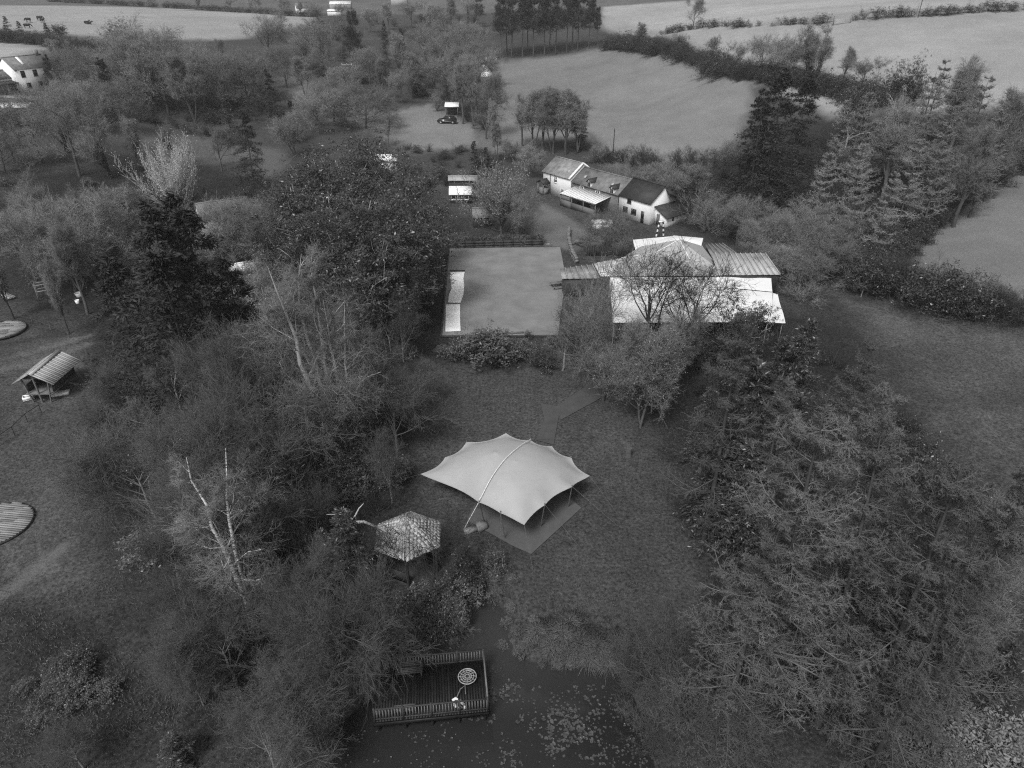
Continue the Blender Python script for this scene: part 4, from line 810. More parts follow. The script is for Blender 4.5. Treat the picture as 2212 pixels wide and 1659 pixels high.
for i in range(n):
    f0, f1 = i / n, (i + .96) / n; a0 = V3(*A['L1']) * (1 - f0) + V3(*A['R1']) * f0; a1 = V3(*A['L1']) * (1 - f1) + V3(*A['R1']) * f1
    e0 = V3(10.6, 80.0, 2.7) * (1 - f0) + V3(*A['E1']) * f0; e1 = V3(10.6, 80.0, 2.7) * (1 - f1) + V3(*A['E1']) * f1
    z = V3(0, 0, .06 * (i % 2)); pm.slab(e0 + z, e1 + z, a1 + z, a0 + z, .05)
shift(pm, c).build('hip_panel', 'canvas_white', t)
for a, b in (('pk','hb'),('pk','Rm'),('pk','B2'),('Rm','R1')): shift(MB().tube([V3(*A[a]) + V3(0,0,.03), V3(*A[b]) + V3(0,0,.03)], .05, 5), c).build('ridge_seam', 'canvas_white', t)
wl2 = MB(); loop = [A['E1'], A['E2'], A['fr'], A['B2'], A['bl'], A['R1']]
for p, q in zip(loop, loop[1:] + loop[:1]):
    if p is A['E1']: continue
    wl2.add([(p[0], p[1], -.3), (q[0], q[1], -.3), (q[0], q[1], q[2] - .04), (p[0], p[1], p[2] - .04)], q=[(0, 1, 2, 3)])
shift(wl2, c).build('side_wall', 'canvas_grey', t)
c = (18.5, 90.5, 0.)
t = thing('white_marquee', 'small white marquee roof behind the grey peaked marquee', 'marquee', c)
sheet3('roof', 'canvas_white', [(16.0,87.6,2.9),(17.3,87.9,3.1),(22.2,93.9,3.1),(16.3,92.6,3.0)], 8, 8, lambda u, v: .15 * np.sin(u * np.pi) * np.sin(v * np.pi), c, t)
sheet3('roof_panel', 'canvas_white', [(17.4,88.95,3.55),(24.4,88.1,3.75),(25.2,90.6,3.9),(22.1,93.95,3.15)], 8, 8, lambda u, v: .4 * np.sin(u * np.pi) * np.sin(v * np.pi), c, t)
for x, y in ((16.1,87.8),(16.4,92.4),(22.0,93.6),(25.0,90.5)): shift(MB().tube([(x, y, -.1), (x, y, 3.0)], .05), c).build('pole', 'metal', t)
shift(MB().box(16.0, 22.0, 92.9, 93.0, -.2, 2.7), c).build('back_wall', 'timber_dark', t)
def ribbed(name, label, a, b, cc, d, n, m, wallm, base=-.2, inset=.3, par=None):
    a, b, cc, d = [np.asarray(p, float) for p in (a, b, cc, d)]; o0 = (a + b + cc + d) / 4; o0[2] = 0
    t = thing(name, label, 'shed', o0); rib = None
    for i in range(n):
        f0, f1 = i / n, (i + .985) / n; r = shift(MB().slab(a * (1 - f0) + b * f0, a * (1 - f1) + b * f1, d * (1 - f1) + cc * f1, d * (1 - f0) + cc * f0, .06), o0).build('roof_panel', m, t)
        g0 = (i + .88) / n; p = a * (1 - g0) + b * g0 + V3(0, 0, .05); q = d * (1 - g0) + cc * g0 + V3(0, 0, .05); shift(MB().tube([p, q], .07, 5), o0).build('rib', m, r)
    P = [a, b, cc, d]; ce = (a + b + cc + d) / 4; I = [p + (ce - p) / np.linalg.norm(ce - p) * inset for p in P]
    w = MB(); w.hexa([(p[0], p[1], base) for p in I] + [(p[0], p[1], p[2] - .12) for p in I]); shift(w, o0).build('wall', wallm, t); return t
ribbed('ribbed_shed', 'shed with sloping ribbed pale metal roof right of the marquees', (24.5,79.2,3.15), (31.9,79.4,3.15), (31.0,83.0,4.5), (24.3,83.0,4.5), 11, 'metal_roof', 'timber_dark')
ribbed('flat_roofed_shed', 'dull flat-roofed shed behind the ribbed metal roof', (24.9,84.2,3.5), (28.6,84.6,3.5), (27.4,89.0,3.7), (25.0,88.6,3.7), 5, 'slate', 'timber_dark')
ribbed('low_annex', 'low dull roof at the left end of the marquees', (6.0,80.0,2.4), (10.5,79.9,2.5), (10.0,83.4,2.95), (5.9,82.3,2.8), 6, 'slate_pale', 'timber_dark')
ribbed('tarpaulined_stack', 'small tarpaulined stack at the wood edge behind the ribbed shed', (29.9,88.0,1.6), (32.6,86.9,1.3), (33.2,88.6,1.5), (30.6,90.0,2.0), 3, 'slate', 'timber_dark')
# --- the stretch tent
ANCH = [(1008,955,2.3),(1093,936,2.7),(1146,951,2.7),(1192,964,2.3),(1234,989,2.3),(1274,1028,2.0),(1236,1051,2.5),(1177,1090,2.6),(1132,1133,2.4),(1081,1107,2.7),(1035,1084,2.8),(909,1024,1.9),(962,988,2.1)]
AW = [at(x, y, z) for x, y, z in ANCH]; tc0 = V3(-.55, 41.8, 0)
t = thing('stretch_tent', 'pale stretch tent with scalloped edges on the lawn', 'tent', tuple(tc0))
ring = []
for i in range(len(AW)):
    p, q = AW[i], AW[(i + 1) % len(AW)]; L = np.linalg.norm(q - p); nn = max(5, int(L / .35))
    for k in range(nn):
        f = k / nn; e = p * (1 - f) + q * f; inw = nrm((V3(tc0[0], tc0[1], e[2]) - e)); sg = 4 * f * (1 - f)
        ring.append(e + inw * sg * min(.38, L * .10) + V3(0, 0, -sg * .10))
ring = np.array(ring); NR = 26; pk = [at(1071, 980, 3.75), at(1112, 996, 3.75)]
GS = .12; gx0, gy0 = ring[:, 0].min() - .5, ring[:, 1].min() - .5; nx_, ny_ = int((ring[:, 0].max() + .5 - gx0) / GS), int((ring[:, 1].max() + .5 - gy0) / GS)
LX, LY = np.meshgrid(gx0 + np.arange(nx_) * GS, gy0 + np.arange(ny_) * GS); LI = pip(LX, LY, ring)
LN = np.argmin((LX[..., None] - ring[:, 0]) ** 2 + (LY[..., None] - ring[:, 1]) ** 2, -1); LZ = np.where(LI, 3.1, ring[LN, 2])
PKM = [np.hypot(LX - p[0], LY - p[1]) < .16 for p in pk]
for _ in range(1600):                  # the taut cloth: a minimal surface between hem and pole heads
    av = (np.roll(LZ, 1, 0) + np.roll(LZ, -1, 0) + np.roll(LZ, 1, 1) + np.roll(LZ, -1, 1)) / 4; LZ = np.where(LI, av + .0009, LZ)
    for m_, h_ in zip(PKM, (3.85, 3.8)): LZ[m_] = h_
def tent_z(x, y, zb, s):
    fx = np.clip((x - gx0) / GS, 0, nx_ - 1.001); fy = np.clip((y - gy0) / GS, 0, ny_ - 1.001); i = fx.astype(int); j = fy.astype(int); fx = fx - i; fy = fy - j
    z = (LZ[j, i] * (1 - fx) + LZ[j, i + 1] * fx) * (1 - fy) + (LZ[j + 1, i] * (1 - fx) + LZ[j + 1, i + 1] * fx) * fy
    return z * (1 - s ** 12) + zb * s ** 12
# the long crease under the strap
SA, SB = at(1146, 951, 2.7), at(1035, 1084, 2.8)
verts = []
for k in range(NR + 1):
    s = k / NR; xy = tc0[:2] * (1 - s) + ring[:, :2] * s; z = tent_z(xy[:, 0], xy[:, 1], ring[:, 2], s)
    ab = (SB - SA)[:2]; tt = np.clip(((xy - SA[:2]) @ ab) / (ab @ ab), 0, 1); dd = np.linalg.norm(xy - SA[:2] - tt[:, None] * ab, axis=1)
    z = z - .16 * np.exp(-(dd / .45) ** 2) * np.sin(tt * np.pi); verts.append(np.c_[xy, z])
TV = np.array(verts); n = len(ring); idx = np.arange((NR + 1) * n).reshape(NR + 1, n); nxt = np.roll(idx, -1, 1)
q = np.stack([idx[:-1], idx[1:], nxt[1:], nxt[:-1]], -1).reshape(-1, 4)
TD = TV.copy(); TD[..., 2] -= .03
mb = MB().add(TV, q=q).add(TD, q=q[:, ::-1]); shift(mb, tc0).build('canopy', 'tent_cloth', t, True)
shift(MB().tube(np.vstack([TV[-1], TV[-1][:1]]) - V3(0, 0, .015), .03, 5), tc0).build('hem', 'tent_cloth', t)
def tent_h(x, y):
    ab = (SB - SA)[:2]; tt = np.clip(((np.array([x, y]) - SA[:2]) @ ab) / (ab @ ab), 0, 1)
    return float(tent_z(np.array([x]), np.array([y]), 2.7, .5)[0]) - .14 * math.sin(tt * math.pi)
sp = [SA + (SB - SA) * f for f in np.linspace(0, 1, 26)]; sp = [V3(p[0] + .10 * math.sin(i * .25), p[1], tent_h(p[0], p[1]) + .10) for i, p in enumerate(sp)]
eg = at(1002, 1144, 0); sp += [SB + (V3(eg[0], eg[1], gz(eg[0], eg[1])) - SB) * f for f in (.04, .35, .7, 1)]
st_ = MB().tube([p + V3(0, 0, .02) for p in sp], .024, 5)
shift(st_, tc0).build('strap', 'webbing', t)
for (i, bx_, by_) in ((10,-1.97,38.9),(9,-.5,37.4),(7,2.03,38.6),(6,4.12,40.75),(1,-.4,47.2),(2,1.6,46.2),(4,4.7,43.8),(0,-3.6,46.0)):
    a = AW[i] + V3(0, 0, .12); b = V3(bx_, by_, gz(bx_, by_) - .05); shift(MB().tube([b, a], .045, 6), tc0).build('pole', 'timber', t)
for p in pk: shift(MB().tube([(p[0], p[1], gz(p[0], p[1])), (p[0], p[1], p[2] - .1)], .05, 6), tc0).build('pole', 'timber', t)
for i, e in ((0,(-6.2,47.6)),(1,(-.9,50.3)),(2,(3.2,49.6)),(3,(5.0,48.6)),(4,(7.2,46.2)),(5,(8.6,43.0)),(5,(7.8,39.6)),(6,(7.6,38.6)),(7,(4.6,36.6)),(8,(1.4,34.2)),(9,(-.8,35.0)),(11,(-9.6,43.6)),(12,(-7.6,47.5))):
    shift(MB().tube([AW[i], V3(e[0], e[1], gz(*e))], .012, 4), tc0).build('guy_rope', 'rope', t)
tag(ground_sheet('tent_matting', 'mat_floor', [V3(-3.2,39.2,0),V3(.03,36.6,0),V3(1.3,35.8,0),V3(5.1,40.6,0),V3(2.0,45.0,0),V3(-2.2,43.5,0)], .07), 'pale trampled matting floor under and beside the stretch tent', 'matting', None)
tag(ground_sheet('mat_path', 'mat_path', px_poly((1168,872),(1212,880),(1206,905),(1196,962),(1158,952),(1176,905)), .075), kind='structure')
tag(ground_sheet('footpath', 'mat_path', px_poly((1200,880),(1345,782),(1372,800),(1345,835),(1212,908)), .07), kind='structure')
# --- terrace lawn with white sheets
ground_sheet('terrace_lawn', 'turf', TR, .09)
edge = thing('terrace_edging', 'dark timber edging boards along the terrace lawn', 'edging', tuple(TR[4]))
for p, q2 in ((TR[4], TR[3]), (TR[0], TR[4])):
    d = nrm((q2 - p) * V3(1, 1, 0)); s = V3(-d[1], d[0], 0) * .08; L = np.linalg.norm((q2 - p)[:2]); nn = int(L / 2.4)
    for i in range(nn):
        a = p + d * (L * i / nn); b = p + d * (L * (i + .98) / nn); a[2] = gz(a[0], a[1]); b[2] = gz(b[0], b[1])
        shift(MB().hexa([a - s, a + s, b + s, b - s] + [x + V3(0, 0, .22) for x in (a - s, a + s, b + s, b - s)]), TR[4]).build('board', 'timber_dark', edge)
def cloth(name, label, px):
    W = px_poly(*px); c = W.mean(0); half = len(W) // 2; Lf, Rt = W[:half], W[half:][::-1]
    def rs(P, n):
        f = np.linspace(0, len(P) - 1, n); i = np.minimum(f.astype(int), len(P) - 2); w = (f - i)[:, None]; return P[i] * (1 - w) + P[i + 1] * w
    A_, B_ = rs(Lf, 24), rs(Rt, 24); rng = np.random.RandomState(4); P = np.stack([A_ * (1 - f) + B_ * f for f in np.linspace(0, 1, 6)], 1)
    P[..., 2] = [[gz(x[0], x[1]) + .17 for x in r] for r in P]; P[..., 2] += rng.rand(*P.shape[:2]) * .035 + .02 * np.sin(np.arange(24) * 1.3)[:, None]
    idx = np.arange(144).reshape(24, 6); q = np.stack([idx[:-1, :-1], idx[:-1, 1:], idx[1:, 1:], idx[1:, :-1]], -1)
    Q = P.copy(); Q[..., 2] -= .03; o = shift(MB().add(P, q=q).add(Q, q=q.reshape(-1, 4)[:, ::-1]), c).build(name, 'sheet_white', None, True)
    o.location = c; return tag(o, label, 'sheet', 'white sheets laid on the terrace lawn')
cloth('white_sheet', 'long wavy white sheet on the far half of the terrace edge', [(973,591),(973,608),(976,625),(970,640),(968,656),(995,657),(1001,640),(1003,620),(1001,605),(1004,590)])
cloth('white_sheet', 'short white sheet on the near half of the terrace edge', [(963,661),(963,690),(962,719),(995,718),(994,690),(994,660)])
o = MB().box(-1.1, 1.1, -.12, .12, 0, .12).build('timber_beam', 'timber'); p = G(1110, 722); o.location = p + V3(0, 0, .1); o.rotation_euler = (0, 0, .12); tag(o, 'short pale timber beam lying at the near terrace edge', 'beam')
o = MB().box(-1.0, 1.0, -.1, .1, 0, .12).build('timber_beam', 'timber_dark'); p = G(988, 587); o.location = p + V3(0, 0, .1); tag(o, 'dark beam at the far end of the long white sheet', 'beam')
# retaining wall and bed above the terrace
a, b = G(985, 537), G(1172, 531); d = nrm((b - a) * V3(1, 1, 0)); s = V3(-d[1], d[0], 0)
t = thing('retaining_wall', 'low black timber retaining wall above the terrace lawn', 'wall', tuple(a)); L = np.linalg.norm((b - a)[:2])
for i in range(9):
    for r in range(3):
        p = a + d * (L * i / 9); q2 = a + d * (L * (i + .985) / 9); z = V3(0, 0, -.1 + r * .36); w = s * (.22 + .01 * ((i + r) % 2))
        shift(MB().hexa([p + z, q2 + z, q2 + z + w, p + z + w] + [x + V3(0, 0, .345) for x in (p + z, q2 + z, q2 + z + w, p + z + w)]), a).build('sleeper', 'timber_dark', t)
W = [a + s * .25, b + s * .25, b + s * 3.2, a + s * 3.2]; sb = MB(); sb.hexa([V3(x[0], x[1], -.2) for x in W] + [V3(x[0], x[1], z) for x, z in zip(W, (.88, .88, .3, .3))]); o = shift(sb, a).build('soil_bank', 'soil'); o.location = a; tag(o, kind='structure')
shrubbery('planting_bed', 'mixed flowering bed along the top of the retaining wall', 'bed', ['leafshrub', 'darkshrub', 'paleshrub', 'shrub1'], [(float((a + d * f * L + s * 1.0)[0]), float((a + d * f * L + s * PR.uniform(.7, 1.6))[1]), PR.uniform(1.1, 1.7), 1.0) for f in np.linspace(.02, .97, 26)])
# curved stone wall beside the drive
t = None; pts = px_poly((1229,498),(1228,520),(1232,540),(1238,556),(1247,572)); c = pts[0]
t = thing('stone_wall', 'low curved garden wall with pale coping beside the drive', 'wall', tuple(c)); rng = np.random.RandomState(8)
for p, q2 in zip(pts[:-1], pts[1:]):
    L = np.linalg.norm((q2 - p)[:2]); d = (q2 - p) / L; s = V3(-d[1], d[0], 0)
    for k in range(int(L / .6)):
        for r in range(3):
            f0, f1 = k * .6 + (r % 2) * .25, k * .6 + .56 + (r % 2) * .25; a_, b_ = p + d * f0, p + d * f1; w = .2 + rng.rand() * .05; z = -.05 + r * .3
            shift(MB().hexa([a_ - s * w + V3(0,0,z), b_ - s * w + V3(0,0,z), b_ + s * w + V3(0,0,z), a_ + s * w + V3(0,0,z)] + [x + V3(0, 0, z + .28) for x in (a_ - s * w, b_ - s * w, b_ + s * w, a_ + s * w)]), c).build('stone', 'stone' if r < 2 else 'gravel', t)
# --- gazebo with shingled roof
gp = [(814,1174),(852,1208),(923,1195),(944,1148),(906,1092),(846,1108)]; gc = V3(-6.75, 35.0, 0); GR = 2.35; rot = math.radians(214)
t = thing('gazebo', 'hexagonal timber gazebo with pale shingled roof under black branches', 'gazebo', (gc[0], gc[1], gz(gc[0], gc[1])), rot)
hx = [V3(GR * math.cos(k * math.pi / 3), GR * math.sin(k * math.pi / 3), 2.45) for k in range(6)]; apex = V3(0, 0, 3.95)
rb = MB(); rb.add(hx + [apex], t=[(i, (i + 1) % 6, 6) for i in range(6)]); rb.add([h - V3(0,0,.1) for h in hx] + [apex - V3(0,0,.12)], t=[((i + 1) % 6, i, 6) for i in range(6)]); rb = rb.build('roof', 'timber_dark', t)
rng = np.random.RandomState(2)
for i in range(6):
    A_, B_ = hx[i], hx[(i + 1) % 6]; R_ = 10; nn_ = nrm(np.cross(B_ - A_, apex - A_))
    for r in range(R_):
        f0, f1 = r / R_, min((r + 1.15) / R_, .995); m_ = max(1, int(round(8.2 * (1 - f0))))
        for k in range(m_):
            g0, g1 = k / m_ + .008, (k + 1) / m_ - .008; lo = nn_ * (.040 + rng.rand() * .010); hi = nn_ * .02; dr_ = (rng.rand() - .5) * .02
            e = lambda g, f: (A_ * (1 - g) + B_ * g) * (1 - f) + apex * f
            MB().slab(e(g0, f0 - .02 + dr_) + lo, e(g1, f0 - .02 + dr_) + lo, e(g1, f1) + hi, e(g0, f1) + hi, .02).build('shingle', 'shingle', rb)
for k in range(6):
    h = hx[k] * .88; MB().tube([(h[0], h[1], -.2), (h[0], h[1], 2.5)], .08, 6).build('post', 'timber_dark', t)
    h2 = hx[(k + 1) % 6] * .86; h = hx[k] * .86
    if k != 1: MB().slab((h[0], h[1], .95), (h2[0], h2[1], .95), (h2[0] * .97, h2[1] * .97, .95), (h[0] * .97, h[1] * .97, .95), .9).build('side_panel', 'timber_dark', t)
MB().fan([(h[0] * .9, h[1] * .9) for h in hx], -.1, .12).build('floor', 'timber_dark', t)
# broken trunk beside it
p = G(775, 1232); t = thing('broken_trunk', 'thick pale dead trunk snapped off above a short side limb beside the gazebo', 'tree', tuple(p - V3(0, 0, .2)))
MB().tube([(0, 0, 0), (.05, 0, 1.5), (.02, .03, 3.0), (.12, 0, 4.6)], .24, 10, .19).build('trunk', 'bark_pale', t, True)
MB().tube([(.1, 0, 4.3), (.8, -.1, 4.45), (1.6, -.3, 4.2), (2.2, -.4, 3.9)], .12, 7, .05).build('limb', 'bark_pale', t, True); MB().tube([(.1, 0, 4.5), (-.6, .2, 4.8), (-1.6, .3, 4.7)], .07, 6, .02).build('limb', 'bark_pale', t, True); MB().tube([(.1, 0, 4.5), (.5, .3, 5.2), (.8, .4, 5.5)], .06, 6, .02).build('limb', 'bark_pale', t, True)
# --- deck on the pond
ZD = .2
dA, dB, dC = at(1048, 1430, ZD), at(1056, 1536, ZD), at(806, 1564, ZD); dx = nrm(dC - dB); dy = nrm(dA - dB); dW = np.linalg.norm(dC - dB); dH = np.linalg.norm(dA - dB) + .1
t = thing('pond_deck', 'dark wet timber deck with picket railings over the pond', 'deck', tuple(dB)); t.matrix_world = Matrix(((-dx[0], dy[0], 0, dB[0]), (-dx[1], dy[1], 0, dB[1]), (0, 0, 1, ZD), (0, 0, 0, 1)))
nP = int(dW / .15)                    # boards run away from the camera; local x is negative towards the left
for i in range(nP):
    a0 = -dW + i * dW / nP; MB().box(a0, a0 + dW / nP - .012, 0, dH, -.04, 0 + .004 * (i % 3)).build('board', 'plank_wet', t)
bm_ = MB(); bm_.box(-dW, 0, -.06, -.005, -.30, -.045); bm_.box(-dW, 0, dH + .005, dH + .06, -.30, -.045); bm_.box(-.06, 0, 0, dH, -.3, -.05); bm_.build('fascia', 'plank_wet', t)
for x in np.linspace(-dW + .2, -.2, 5):
    for y in (.2, dH - .2): MB().box(x - .07, x + .07, y - .07, y + .07, -1.9, -.05).build('pile', 'plank_wet', t)
def railing(ax, x0, x1, fixed, gap=None):
    rl = MB()
    def bx(m, a, b, w, z0, z1):
        if ax == 'x': m.box(a, b, fixed - w, fixed + w, z0, z1)
        else: m.box(fixed - w, fixed + w, a, b, z0, z1)
    bx(rl, x0, x1, .045, .93, .98); bx(rl, x0, x1, .03, .15, .2); r = rl.build('railing', 'timber_dark', t)
    for x in np.arange(x0 + .1, x1 - .05, .155):
        m = MB(); bx(m, x, x + .05, .018, .05, .93); m.build('picket', 'timber', r)
    for x in np.arange(x0, x1 + .01, (x1 - x0) / max(1, round((x1 - x0) / 1.6))):
        m = MB(); bx(m, x - .045, x + .045, .05, -.05, 1.06); m.build('rail_post', 'timber_dark', r)
railing('x', -dW + .1, -.05, .05); railing('x', -dW + .1, -.05, dH - .05); rl = MB(); rl.box(-.09, 0, .1, dH - .1, .93, .98); rl = rl.build('railing', 'timber', t)
MB().box(-.07, -.02, .1, dH - .1, .45, .5).build('rail_bar', 'timber_dark', rl)
def on_deck(x, y, z=0.): p = dB - V3(-dx[0], -dx[1], 0) * 0 + (-dx) * x + dy * y; return (p[0], p[1], ZD + z + .012)
drz = math.atan2(-dx[1], -dx[0])
def bench(label, x, y, L, back, m='timber_dark', rz=0.):
    b = thing('garden_bench', label, 'bench', on_deck(x, y), drz + rz, 'benches on the pond deck')
    for k in range(4): MB().box(-L / 2, L / 2, -.2 + k * .11, -.11 + k * .11, .42, .45).build('seat_slat', m, b)
    for k in range(3): MB().box(-L / 2, L / 2, .22, .25, .52 + k * .13, .61 + k * .13).build('back_slat', m, b)
    for sx in (-1, 1):
        for yy in (-.17, .22): MB().box(sx * (L / 2 - .08) - .03, sx * (L / 2 - .08) + .03, yy - .03, yy + .03, 0, .42 if yy < 0 else .9).build('leg', m, b)
bench('black slatted bench against the back railing of the deck', -4.25, dH - .5, 1.5, 1); bench('weathered pale bench at the front railing of the deck', -4.4, .42, 1.1, 1, 'timber', math.pi)
t2 = thing('fire_bowl', 'round fire bowl with pale patterned grate on the deck', 'fire bowl', on_deck(-1.05, 1.95))
bw_ = MB(); k = 28; prof = [(.15, .10), (.36, .22), (.47, .42), (.50, .42), (.38, .18), (.15, .06)]
vv = [(r * math.cos(2 * math.pi * i / k), r * math.sin(2 * math.pi * i / k), z) for r, z in prof for i in range(k)]
bw_.add(vv, q=[(a * k + i, a * k + (i + 1) % k, (a + 1) * k + (i + 1) % k, (a + 1) * k + i) for a in range(5) for i in range(k)]); bw_.build('bowl', 'metal_dark', t2)
MB().tube([(.5 * math.cos(2 * math.pi * i / 28), .5 * math.sin(2 * math.pi * i / 28), .43) for i in range(29)], .022, 6).build('rim', 'metal', t2)
gr = MB()
for r in (.12, .24, .36): gr.tube([(r * math.cos(2 * math.pi * i / 20), r * math.sin(2 * math.pi * i / 20), .43) for i in range(21)], .014, 5)
for i in range(12): an = i * math.pi / 6; gr.tube([(.1 * math.cos(an), .1 * math.sin(an), .43), (.32 * math.cos(an + .15), .32 * math.sin(an + .15), .43), (.49 * math.cos(an), .49 * math.sin(an), .43)], .012, 5)
gr.build('grate', 'metal', t2); MB().fan([(.42 * math.cos(2 * math.pi * i / 16), .42 * math.sin(2 * math.pi * i / 16)) for i in range(16)], .30, .36).build('ash_bed', 'soil', t2)
for i in range(3): an = i * 2.1; MB().tube([(.3 * math.cos(an), .3 * math.sin(an), 0), (.25 * math.cos(an), .25 * math.sin(an), .25)], .03, 6).build('leg', 'metal_dark', t2)
t3 = thing('cloth_bundle', 'white curved cloth bundle with two round ends at the front deck railing', 'bundle', on_deck(-1.55, .35)); 
MB().tube([(-.30, .28, .05), (-.36, .42, .10), (-.22, .50, .12), (-.10, .46, .10)], [.06, .09, .09, .05], 8).build('fold', 'plastic_white', t3, True); MB().tube([(-.30, .25, .06), (-.24, .10, .10), (-.2, .0, .05)], [.05, .09, .05], 8).build('fold', 'plastic_white', t3, True)
MB().tube([(-.05, .42, .08), (.1, .28, .12), (.25, .14, .08)], [.06, .11, .06], 8).build('fold', 'plastic_white', t3, True)
for x in (.05, .27): MB().tube([(x, -.02, .02), (x, -.03, .12), (x + .02, -.03, .2)], [.07, .10, .05], 8).build('round_end', 'plastic_white', t3, True)
MB().tube([(-.2, .5, .1), (.0, .9, .35), (.25, 1.1, .4), (.3, .7, .2)], .03, 6).build('dark_strap', 'timber', t3)
# --- round plank platforms on the left
def platform(label, px, R, rz, rows, split=None):
    c = G(*px); t = thing('round_platform', label, 'platform', (c[0], c[1], gz(c[0], c[1])), rz, 'round plank platforms on the left grass'); n = rows
    MB().fan([(R * math.cos(i * math.pi / 20), R * math.sin(i * math.pi / 20)) for i in range(40)], .02, .20).build('base_ring', 'timber_dark', t)
    for i in range(n):
        y0 = -R + 2 * R * i / n; y1 = y0 + 2 * R / n - .03; w = math.sqrt(max(R * R - max(abs(y0), abs(y1)) ** 2, .01)) + .02
        cuts = [-w, PR.uniform(-.6, .6) * w, w] if w > .8 else [-w, w]
        for a, b in zip(cuts[:-1], cuts[1:]): MB().box(a, b - .02, y0, y1, .203, .24 + PR.uniform(0, .012)).build('plank', 'plank', t)
platform('round silver plank platform at the left edge below the cabin', (4, 716), 2.35, .25, 20); platform('big round plank platform at the lower left frame edge', (-12, 1138), 2.5, -.12, 24)
# --- stilted hut
c = G(92, 868); hz_ = math.atan2(at(140, 780, 3)[1] - at(82, 829, 3)[1], at(140, 780, 3)[0] - at(82, 829, 3)[0])
t = thing('stilted_hut', 'open timber hut on stilts with ribbed metal gable roof', 'hut', tuple(c), hz_)    # local x runs along the ridge away from us
Lh, Wh = 4.3, 1.9; rr = None
for sgn in (1, -1):
    for i in range(20):
        a0, a1 = -.4 + i * (Lh + .4) / 20, -.4 + (i + .99) * (Lh + .4) / 20; z = .035 * (i % 2)
        pts = [(a0, sgn * Wh, 2.05 + z), (a1, sgn * Wh, 2.05 + z), (a1, 0, 3.1 + z), (a0, 0, 3.1 + z)]; MB().slab(*pts, .035).build('roof_panel', 'metal_roof', t)
MB().slab((-.42, .28, 3.02), (Lh + .02, .28, 3.02), (Lh + .02, -.02, 3.2), (-.42, -.02, 3.2), .03).slab((-.42, -.28, 3.02), (-.42, .02, 3.2), (Lh + .02, .02, 3.2), (Lh + .02, -.28, 3.02), .03).build('ridge_cap', 'metal_roof', t)
for x in (0, Lh - .3):
    for y in (-1.2, 1.2): MB().tube([(x, y * .65, -.2), (x, y, 2.4)], .08, 6).build('post', 'timber', t)
    MB().tube([(x, 0, -.2), (x, .1, 2.9)], .09, 6).build('post', 'timber', t)
MB().box(-.05, Lh - .2, -1.2, 1.2, .75, .87).build('floor', 'timber', t); MB().box(Lh - .5, Lh - .4, -1.15, 1.15, .87, 2.3).build('back_wall', 'timber_dark', t); MB().box(.3, Lh - .5, -1.2, -1.12, .87, 1.6).build('side_wall', 'timber_dark', t); MB().box(.3, Lh - .5, 1.12, 1.2, .87, 1.6).build('side_wall', 'timber_dark', t)
MB().add([(-.05, -1.35, 2.4), (-.05, 1.35, 2.4), (-.05, 0, 3.05), (.0, -1.35, 2.4), (.0, 1.35, 2.4), (.0, 0, 3.05)], t=[(0, 2, 1), (3, 4, 5)], q=[(0, 1, 4, 3), (1, 2, 5, 4), (2, 0, 3, 5)]).build('gable_board', 'timber_dark', t)
p = G(63, 862); t = thing('white_crate', 'open white crate on the grass beside the stilted hut', 'crate', tuple(p), .5)
MB().box(-.45, .45, -.3, .3, .02, .06).box(-.45, .45, -.3, -.24, .061, .35).box(-.45, .45, .24, .3, .061, .35).box(-.45, -.39, -.239, .239, .061, .35).box(.39, .45, -.239, .239, .061, .35).build('box', 'plastic_white', t)
p = G(132, 852); o = MB().box(-.7, .7, -.35, .35, 0, .25).build('white_board', 'plastic_white'); o.location = p; o.rotation_euler = (0, 0, .3); tag(o, 'white board lying behind the stilted hut', 'board')
pts = px_poly((0,962),(32,940),(60,912),(90,892)); t = thing('handrail', 'thin black handrail stepping down the left grass bank', 'handrail', tuple(pts[0]))
shift(MB().tube([q2 + V3(0, 0, .85) for q2 in pts], .035, 6), pts[0]).build('rail', 'metal_dark', t)
for q2 in pts: shift(MB().tube([q2 - V3(0, 0, .1), q2 + V3(0, 0, .85)], .03, 6), pts[0]).build('post', 'metal_dark', t)
# --- left cabin and clutter
c = G(200, 585); t = thing('timber_cabin', 'dark boarded cabin with pale window frames among the left trees', 'cabin', tuple(c), -.45)
gable(-3.5, 1.2, 0, 3.2, 2.6, 3.6).build('wall', 'timber_dark', t); roof2(-3.5, 1.2, 0, 3.2, 2.6, 3.6).build('roof', 'slate_dark', t); window(t, -.9, .9, .9, 1.2, 2, 1, 'timber'); window(t, .2, .9, .7, 1.2, 1, 1, 'white_paint')
for i in range(9): MB().box(-3.4 + i * .28, -3.2 + i * .28, -.05, .0 - .002, 0, 2.5).build('board', 'timber_dark', t)
c = G(100, 645); t = thing('pergola', 'empty pale timber pergola frame standing among the left trees', 'pergola', tuple(c), .5)
for x in (-.7, .7):
    for y in (-.5, .5): MB().box(x - .05, x + .05, y - .05, y + .05, -.1, 2.0).build('upright', 'plank', t)
for y in (-.5, .5): MB().box(-.64, .64, y - .04, y + .04, 1.85, 1.95).build('crossbar', 'plank', t)
for y in (-.5, .5): MB().box(-.64, .64, y - .04, y + .04, 1.1, 1.2).build('crossbar', 'plank', t)
for x in (-.7, .7): MB().box(x - .04, x + .04, -.44, .44, 1.87, 1.97).build('crossbar', 'plank', t)
c = G(12, 640); t = thing('pole_stack', 'leaning stack of pale poles at the left frame edge', 'pole stack', tuple(c), -.6)
for i in range(6): MB().tube([(-1.6, i * .16 - .4, .06), (1.5, i * .17 - .4, .10 + .05 * (i % 2))], .06, 6).build('pole', 'plank', t)
c = G(42, 662)
o = None
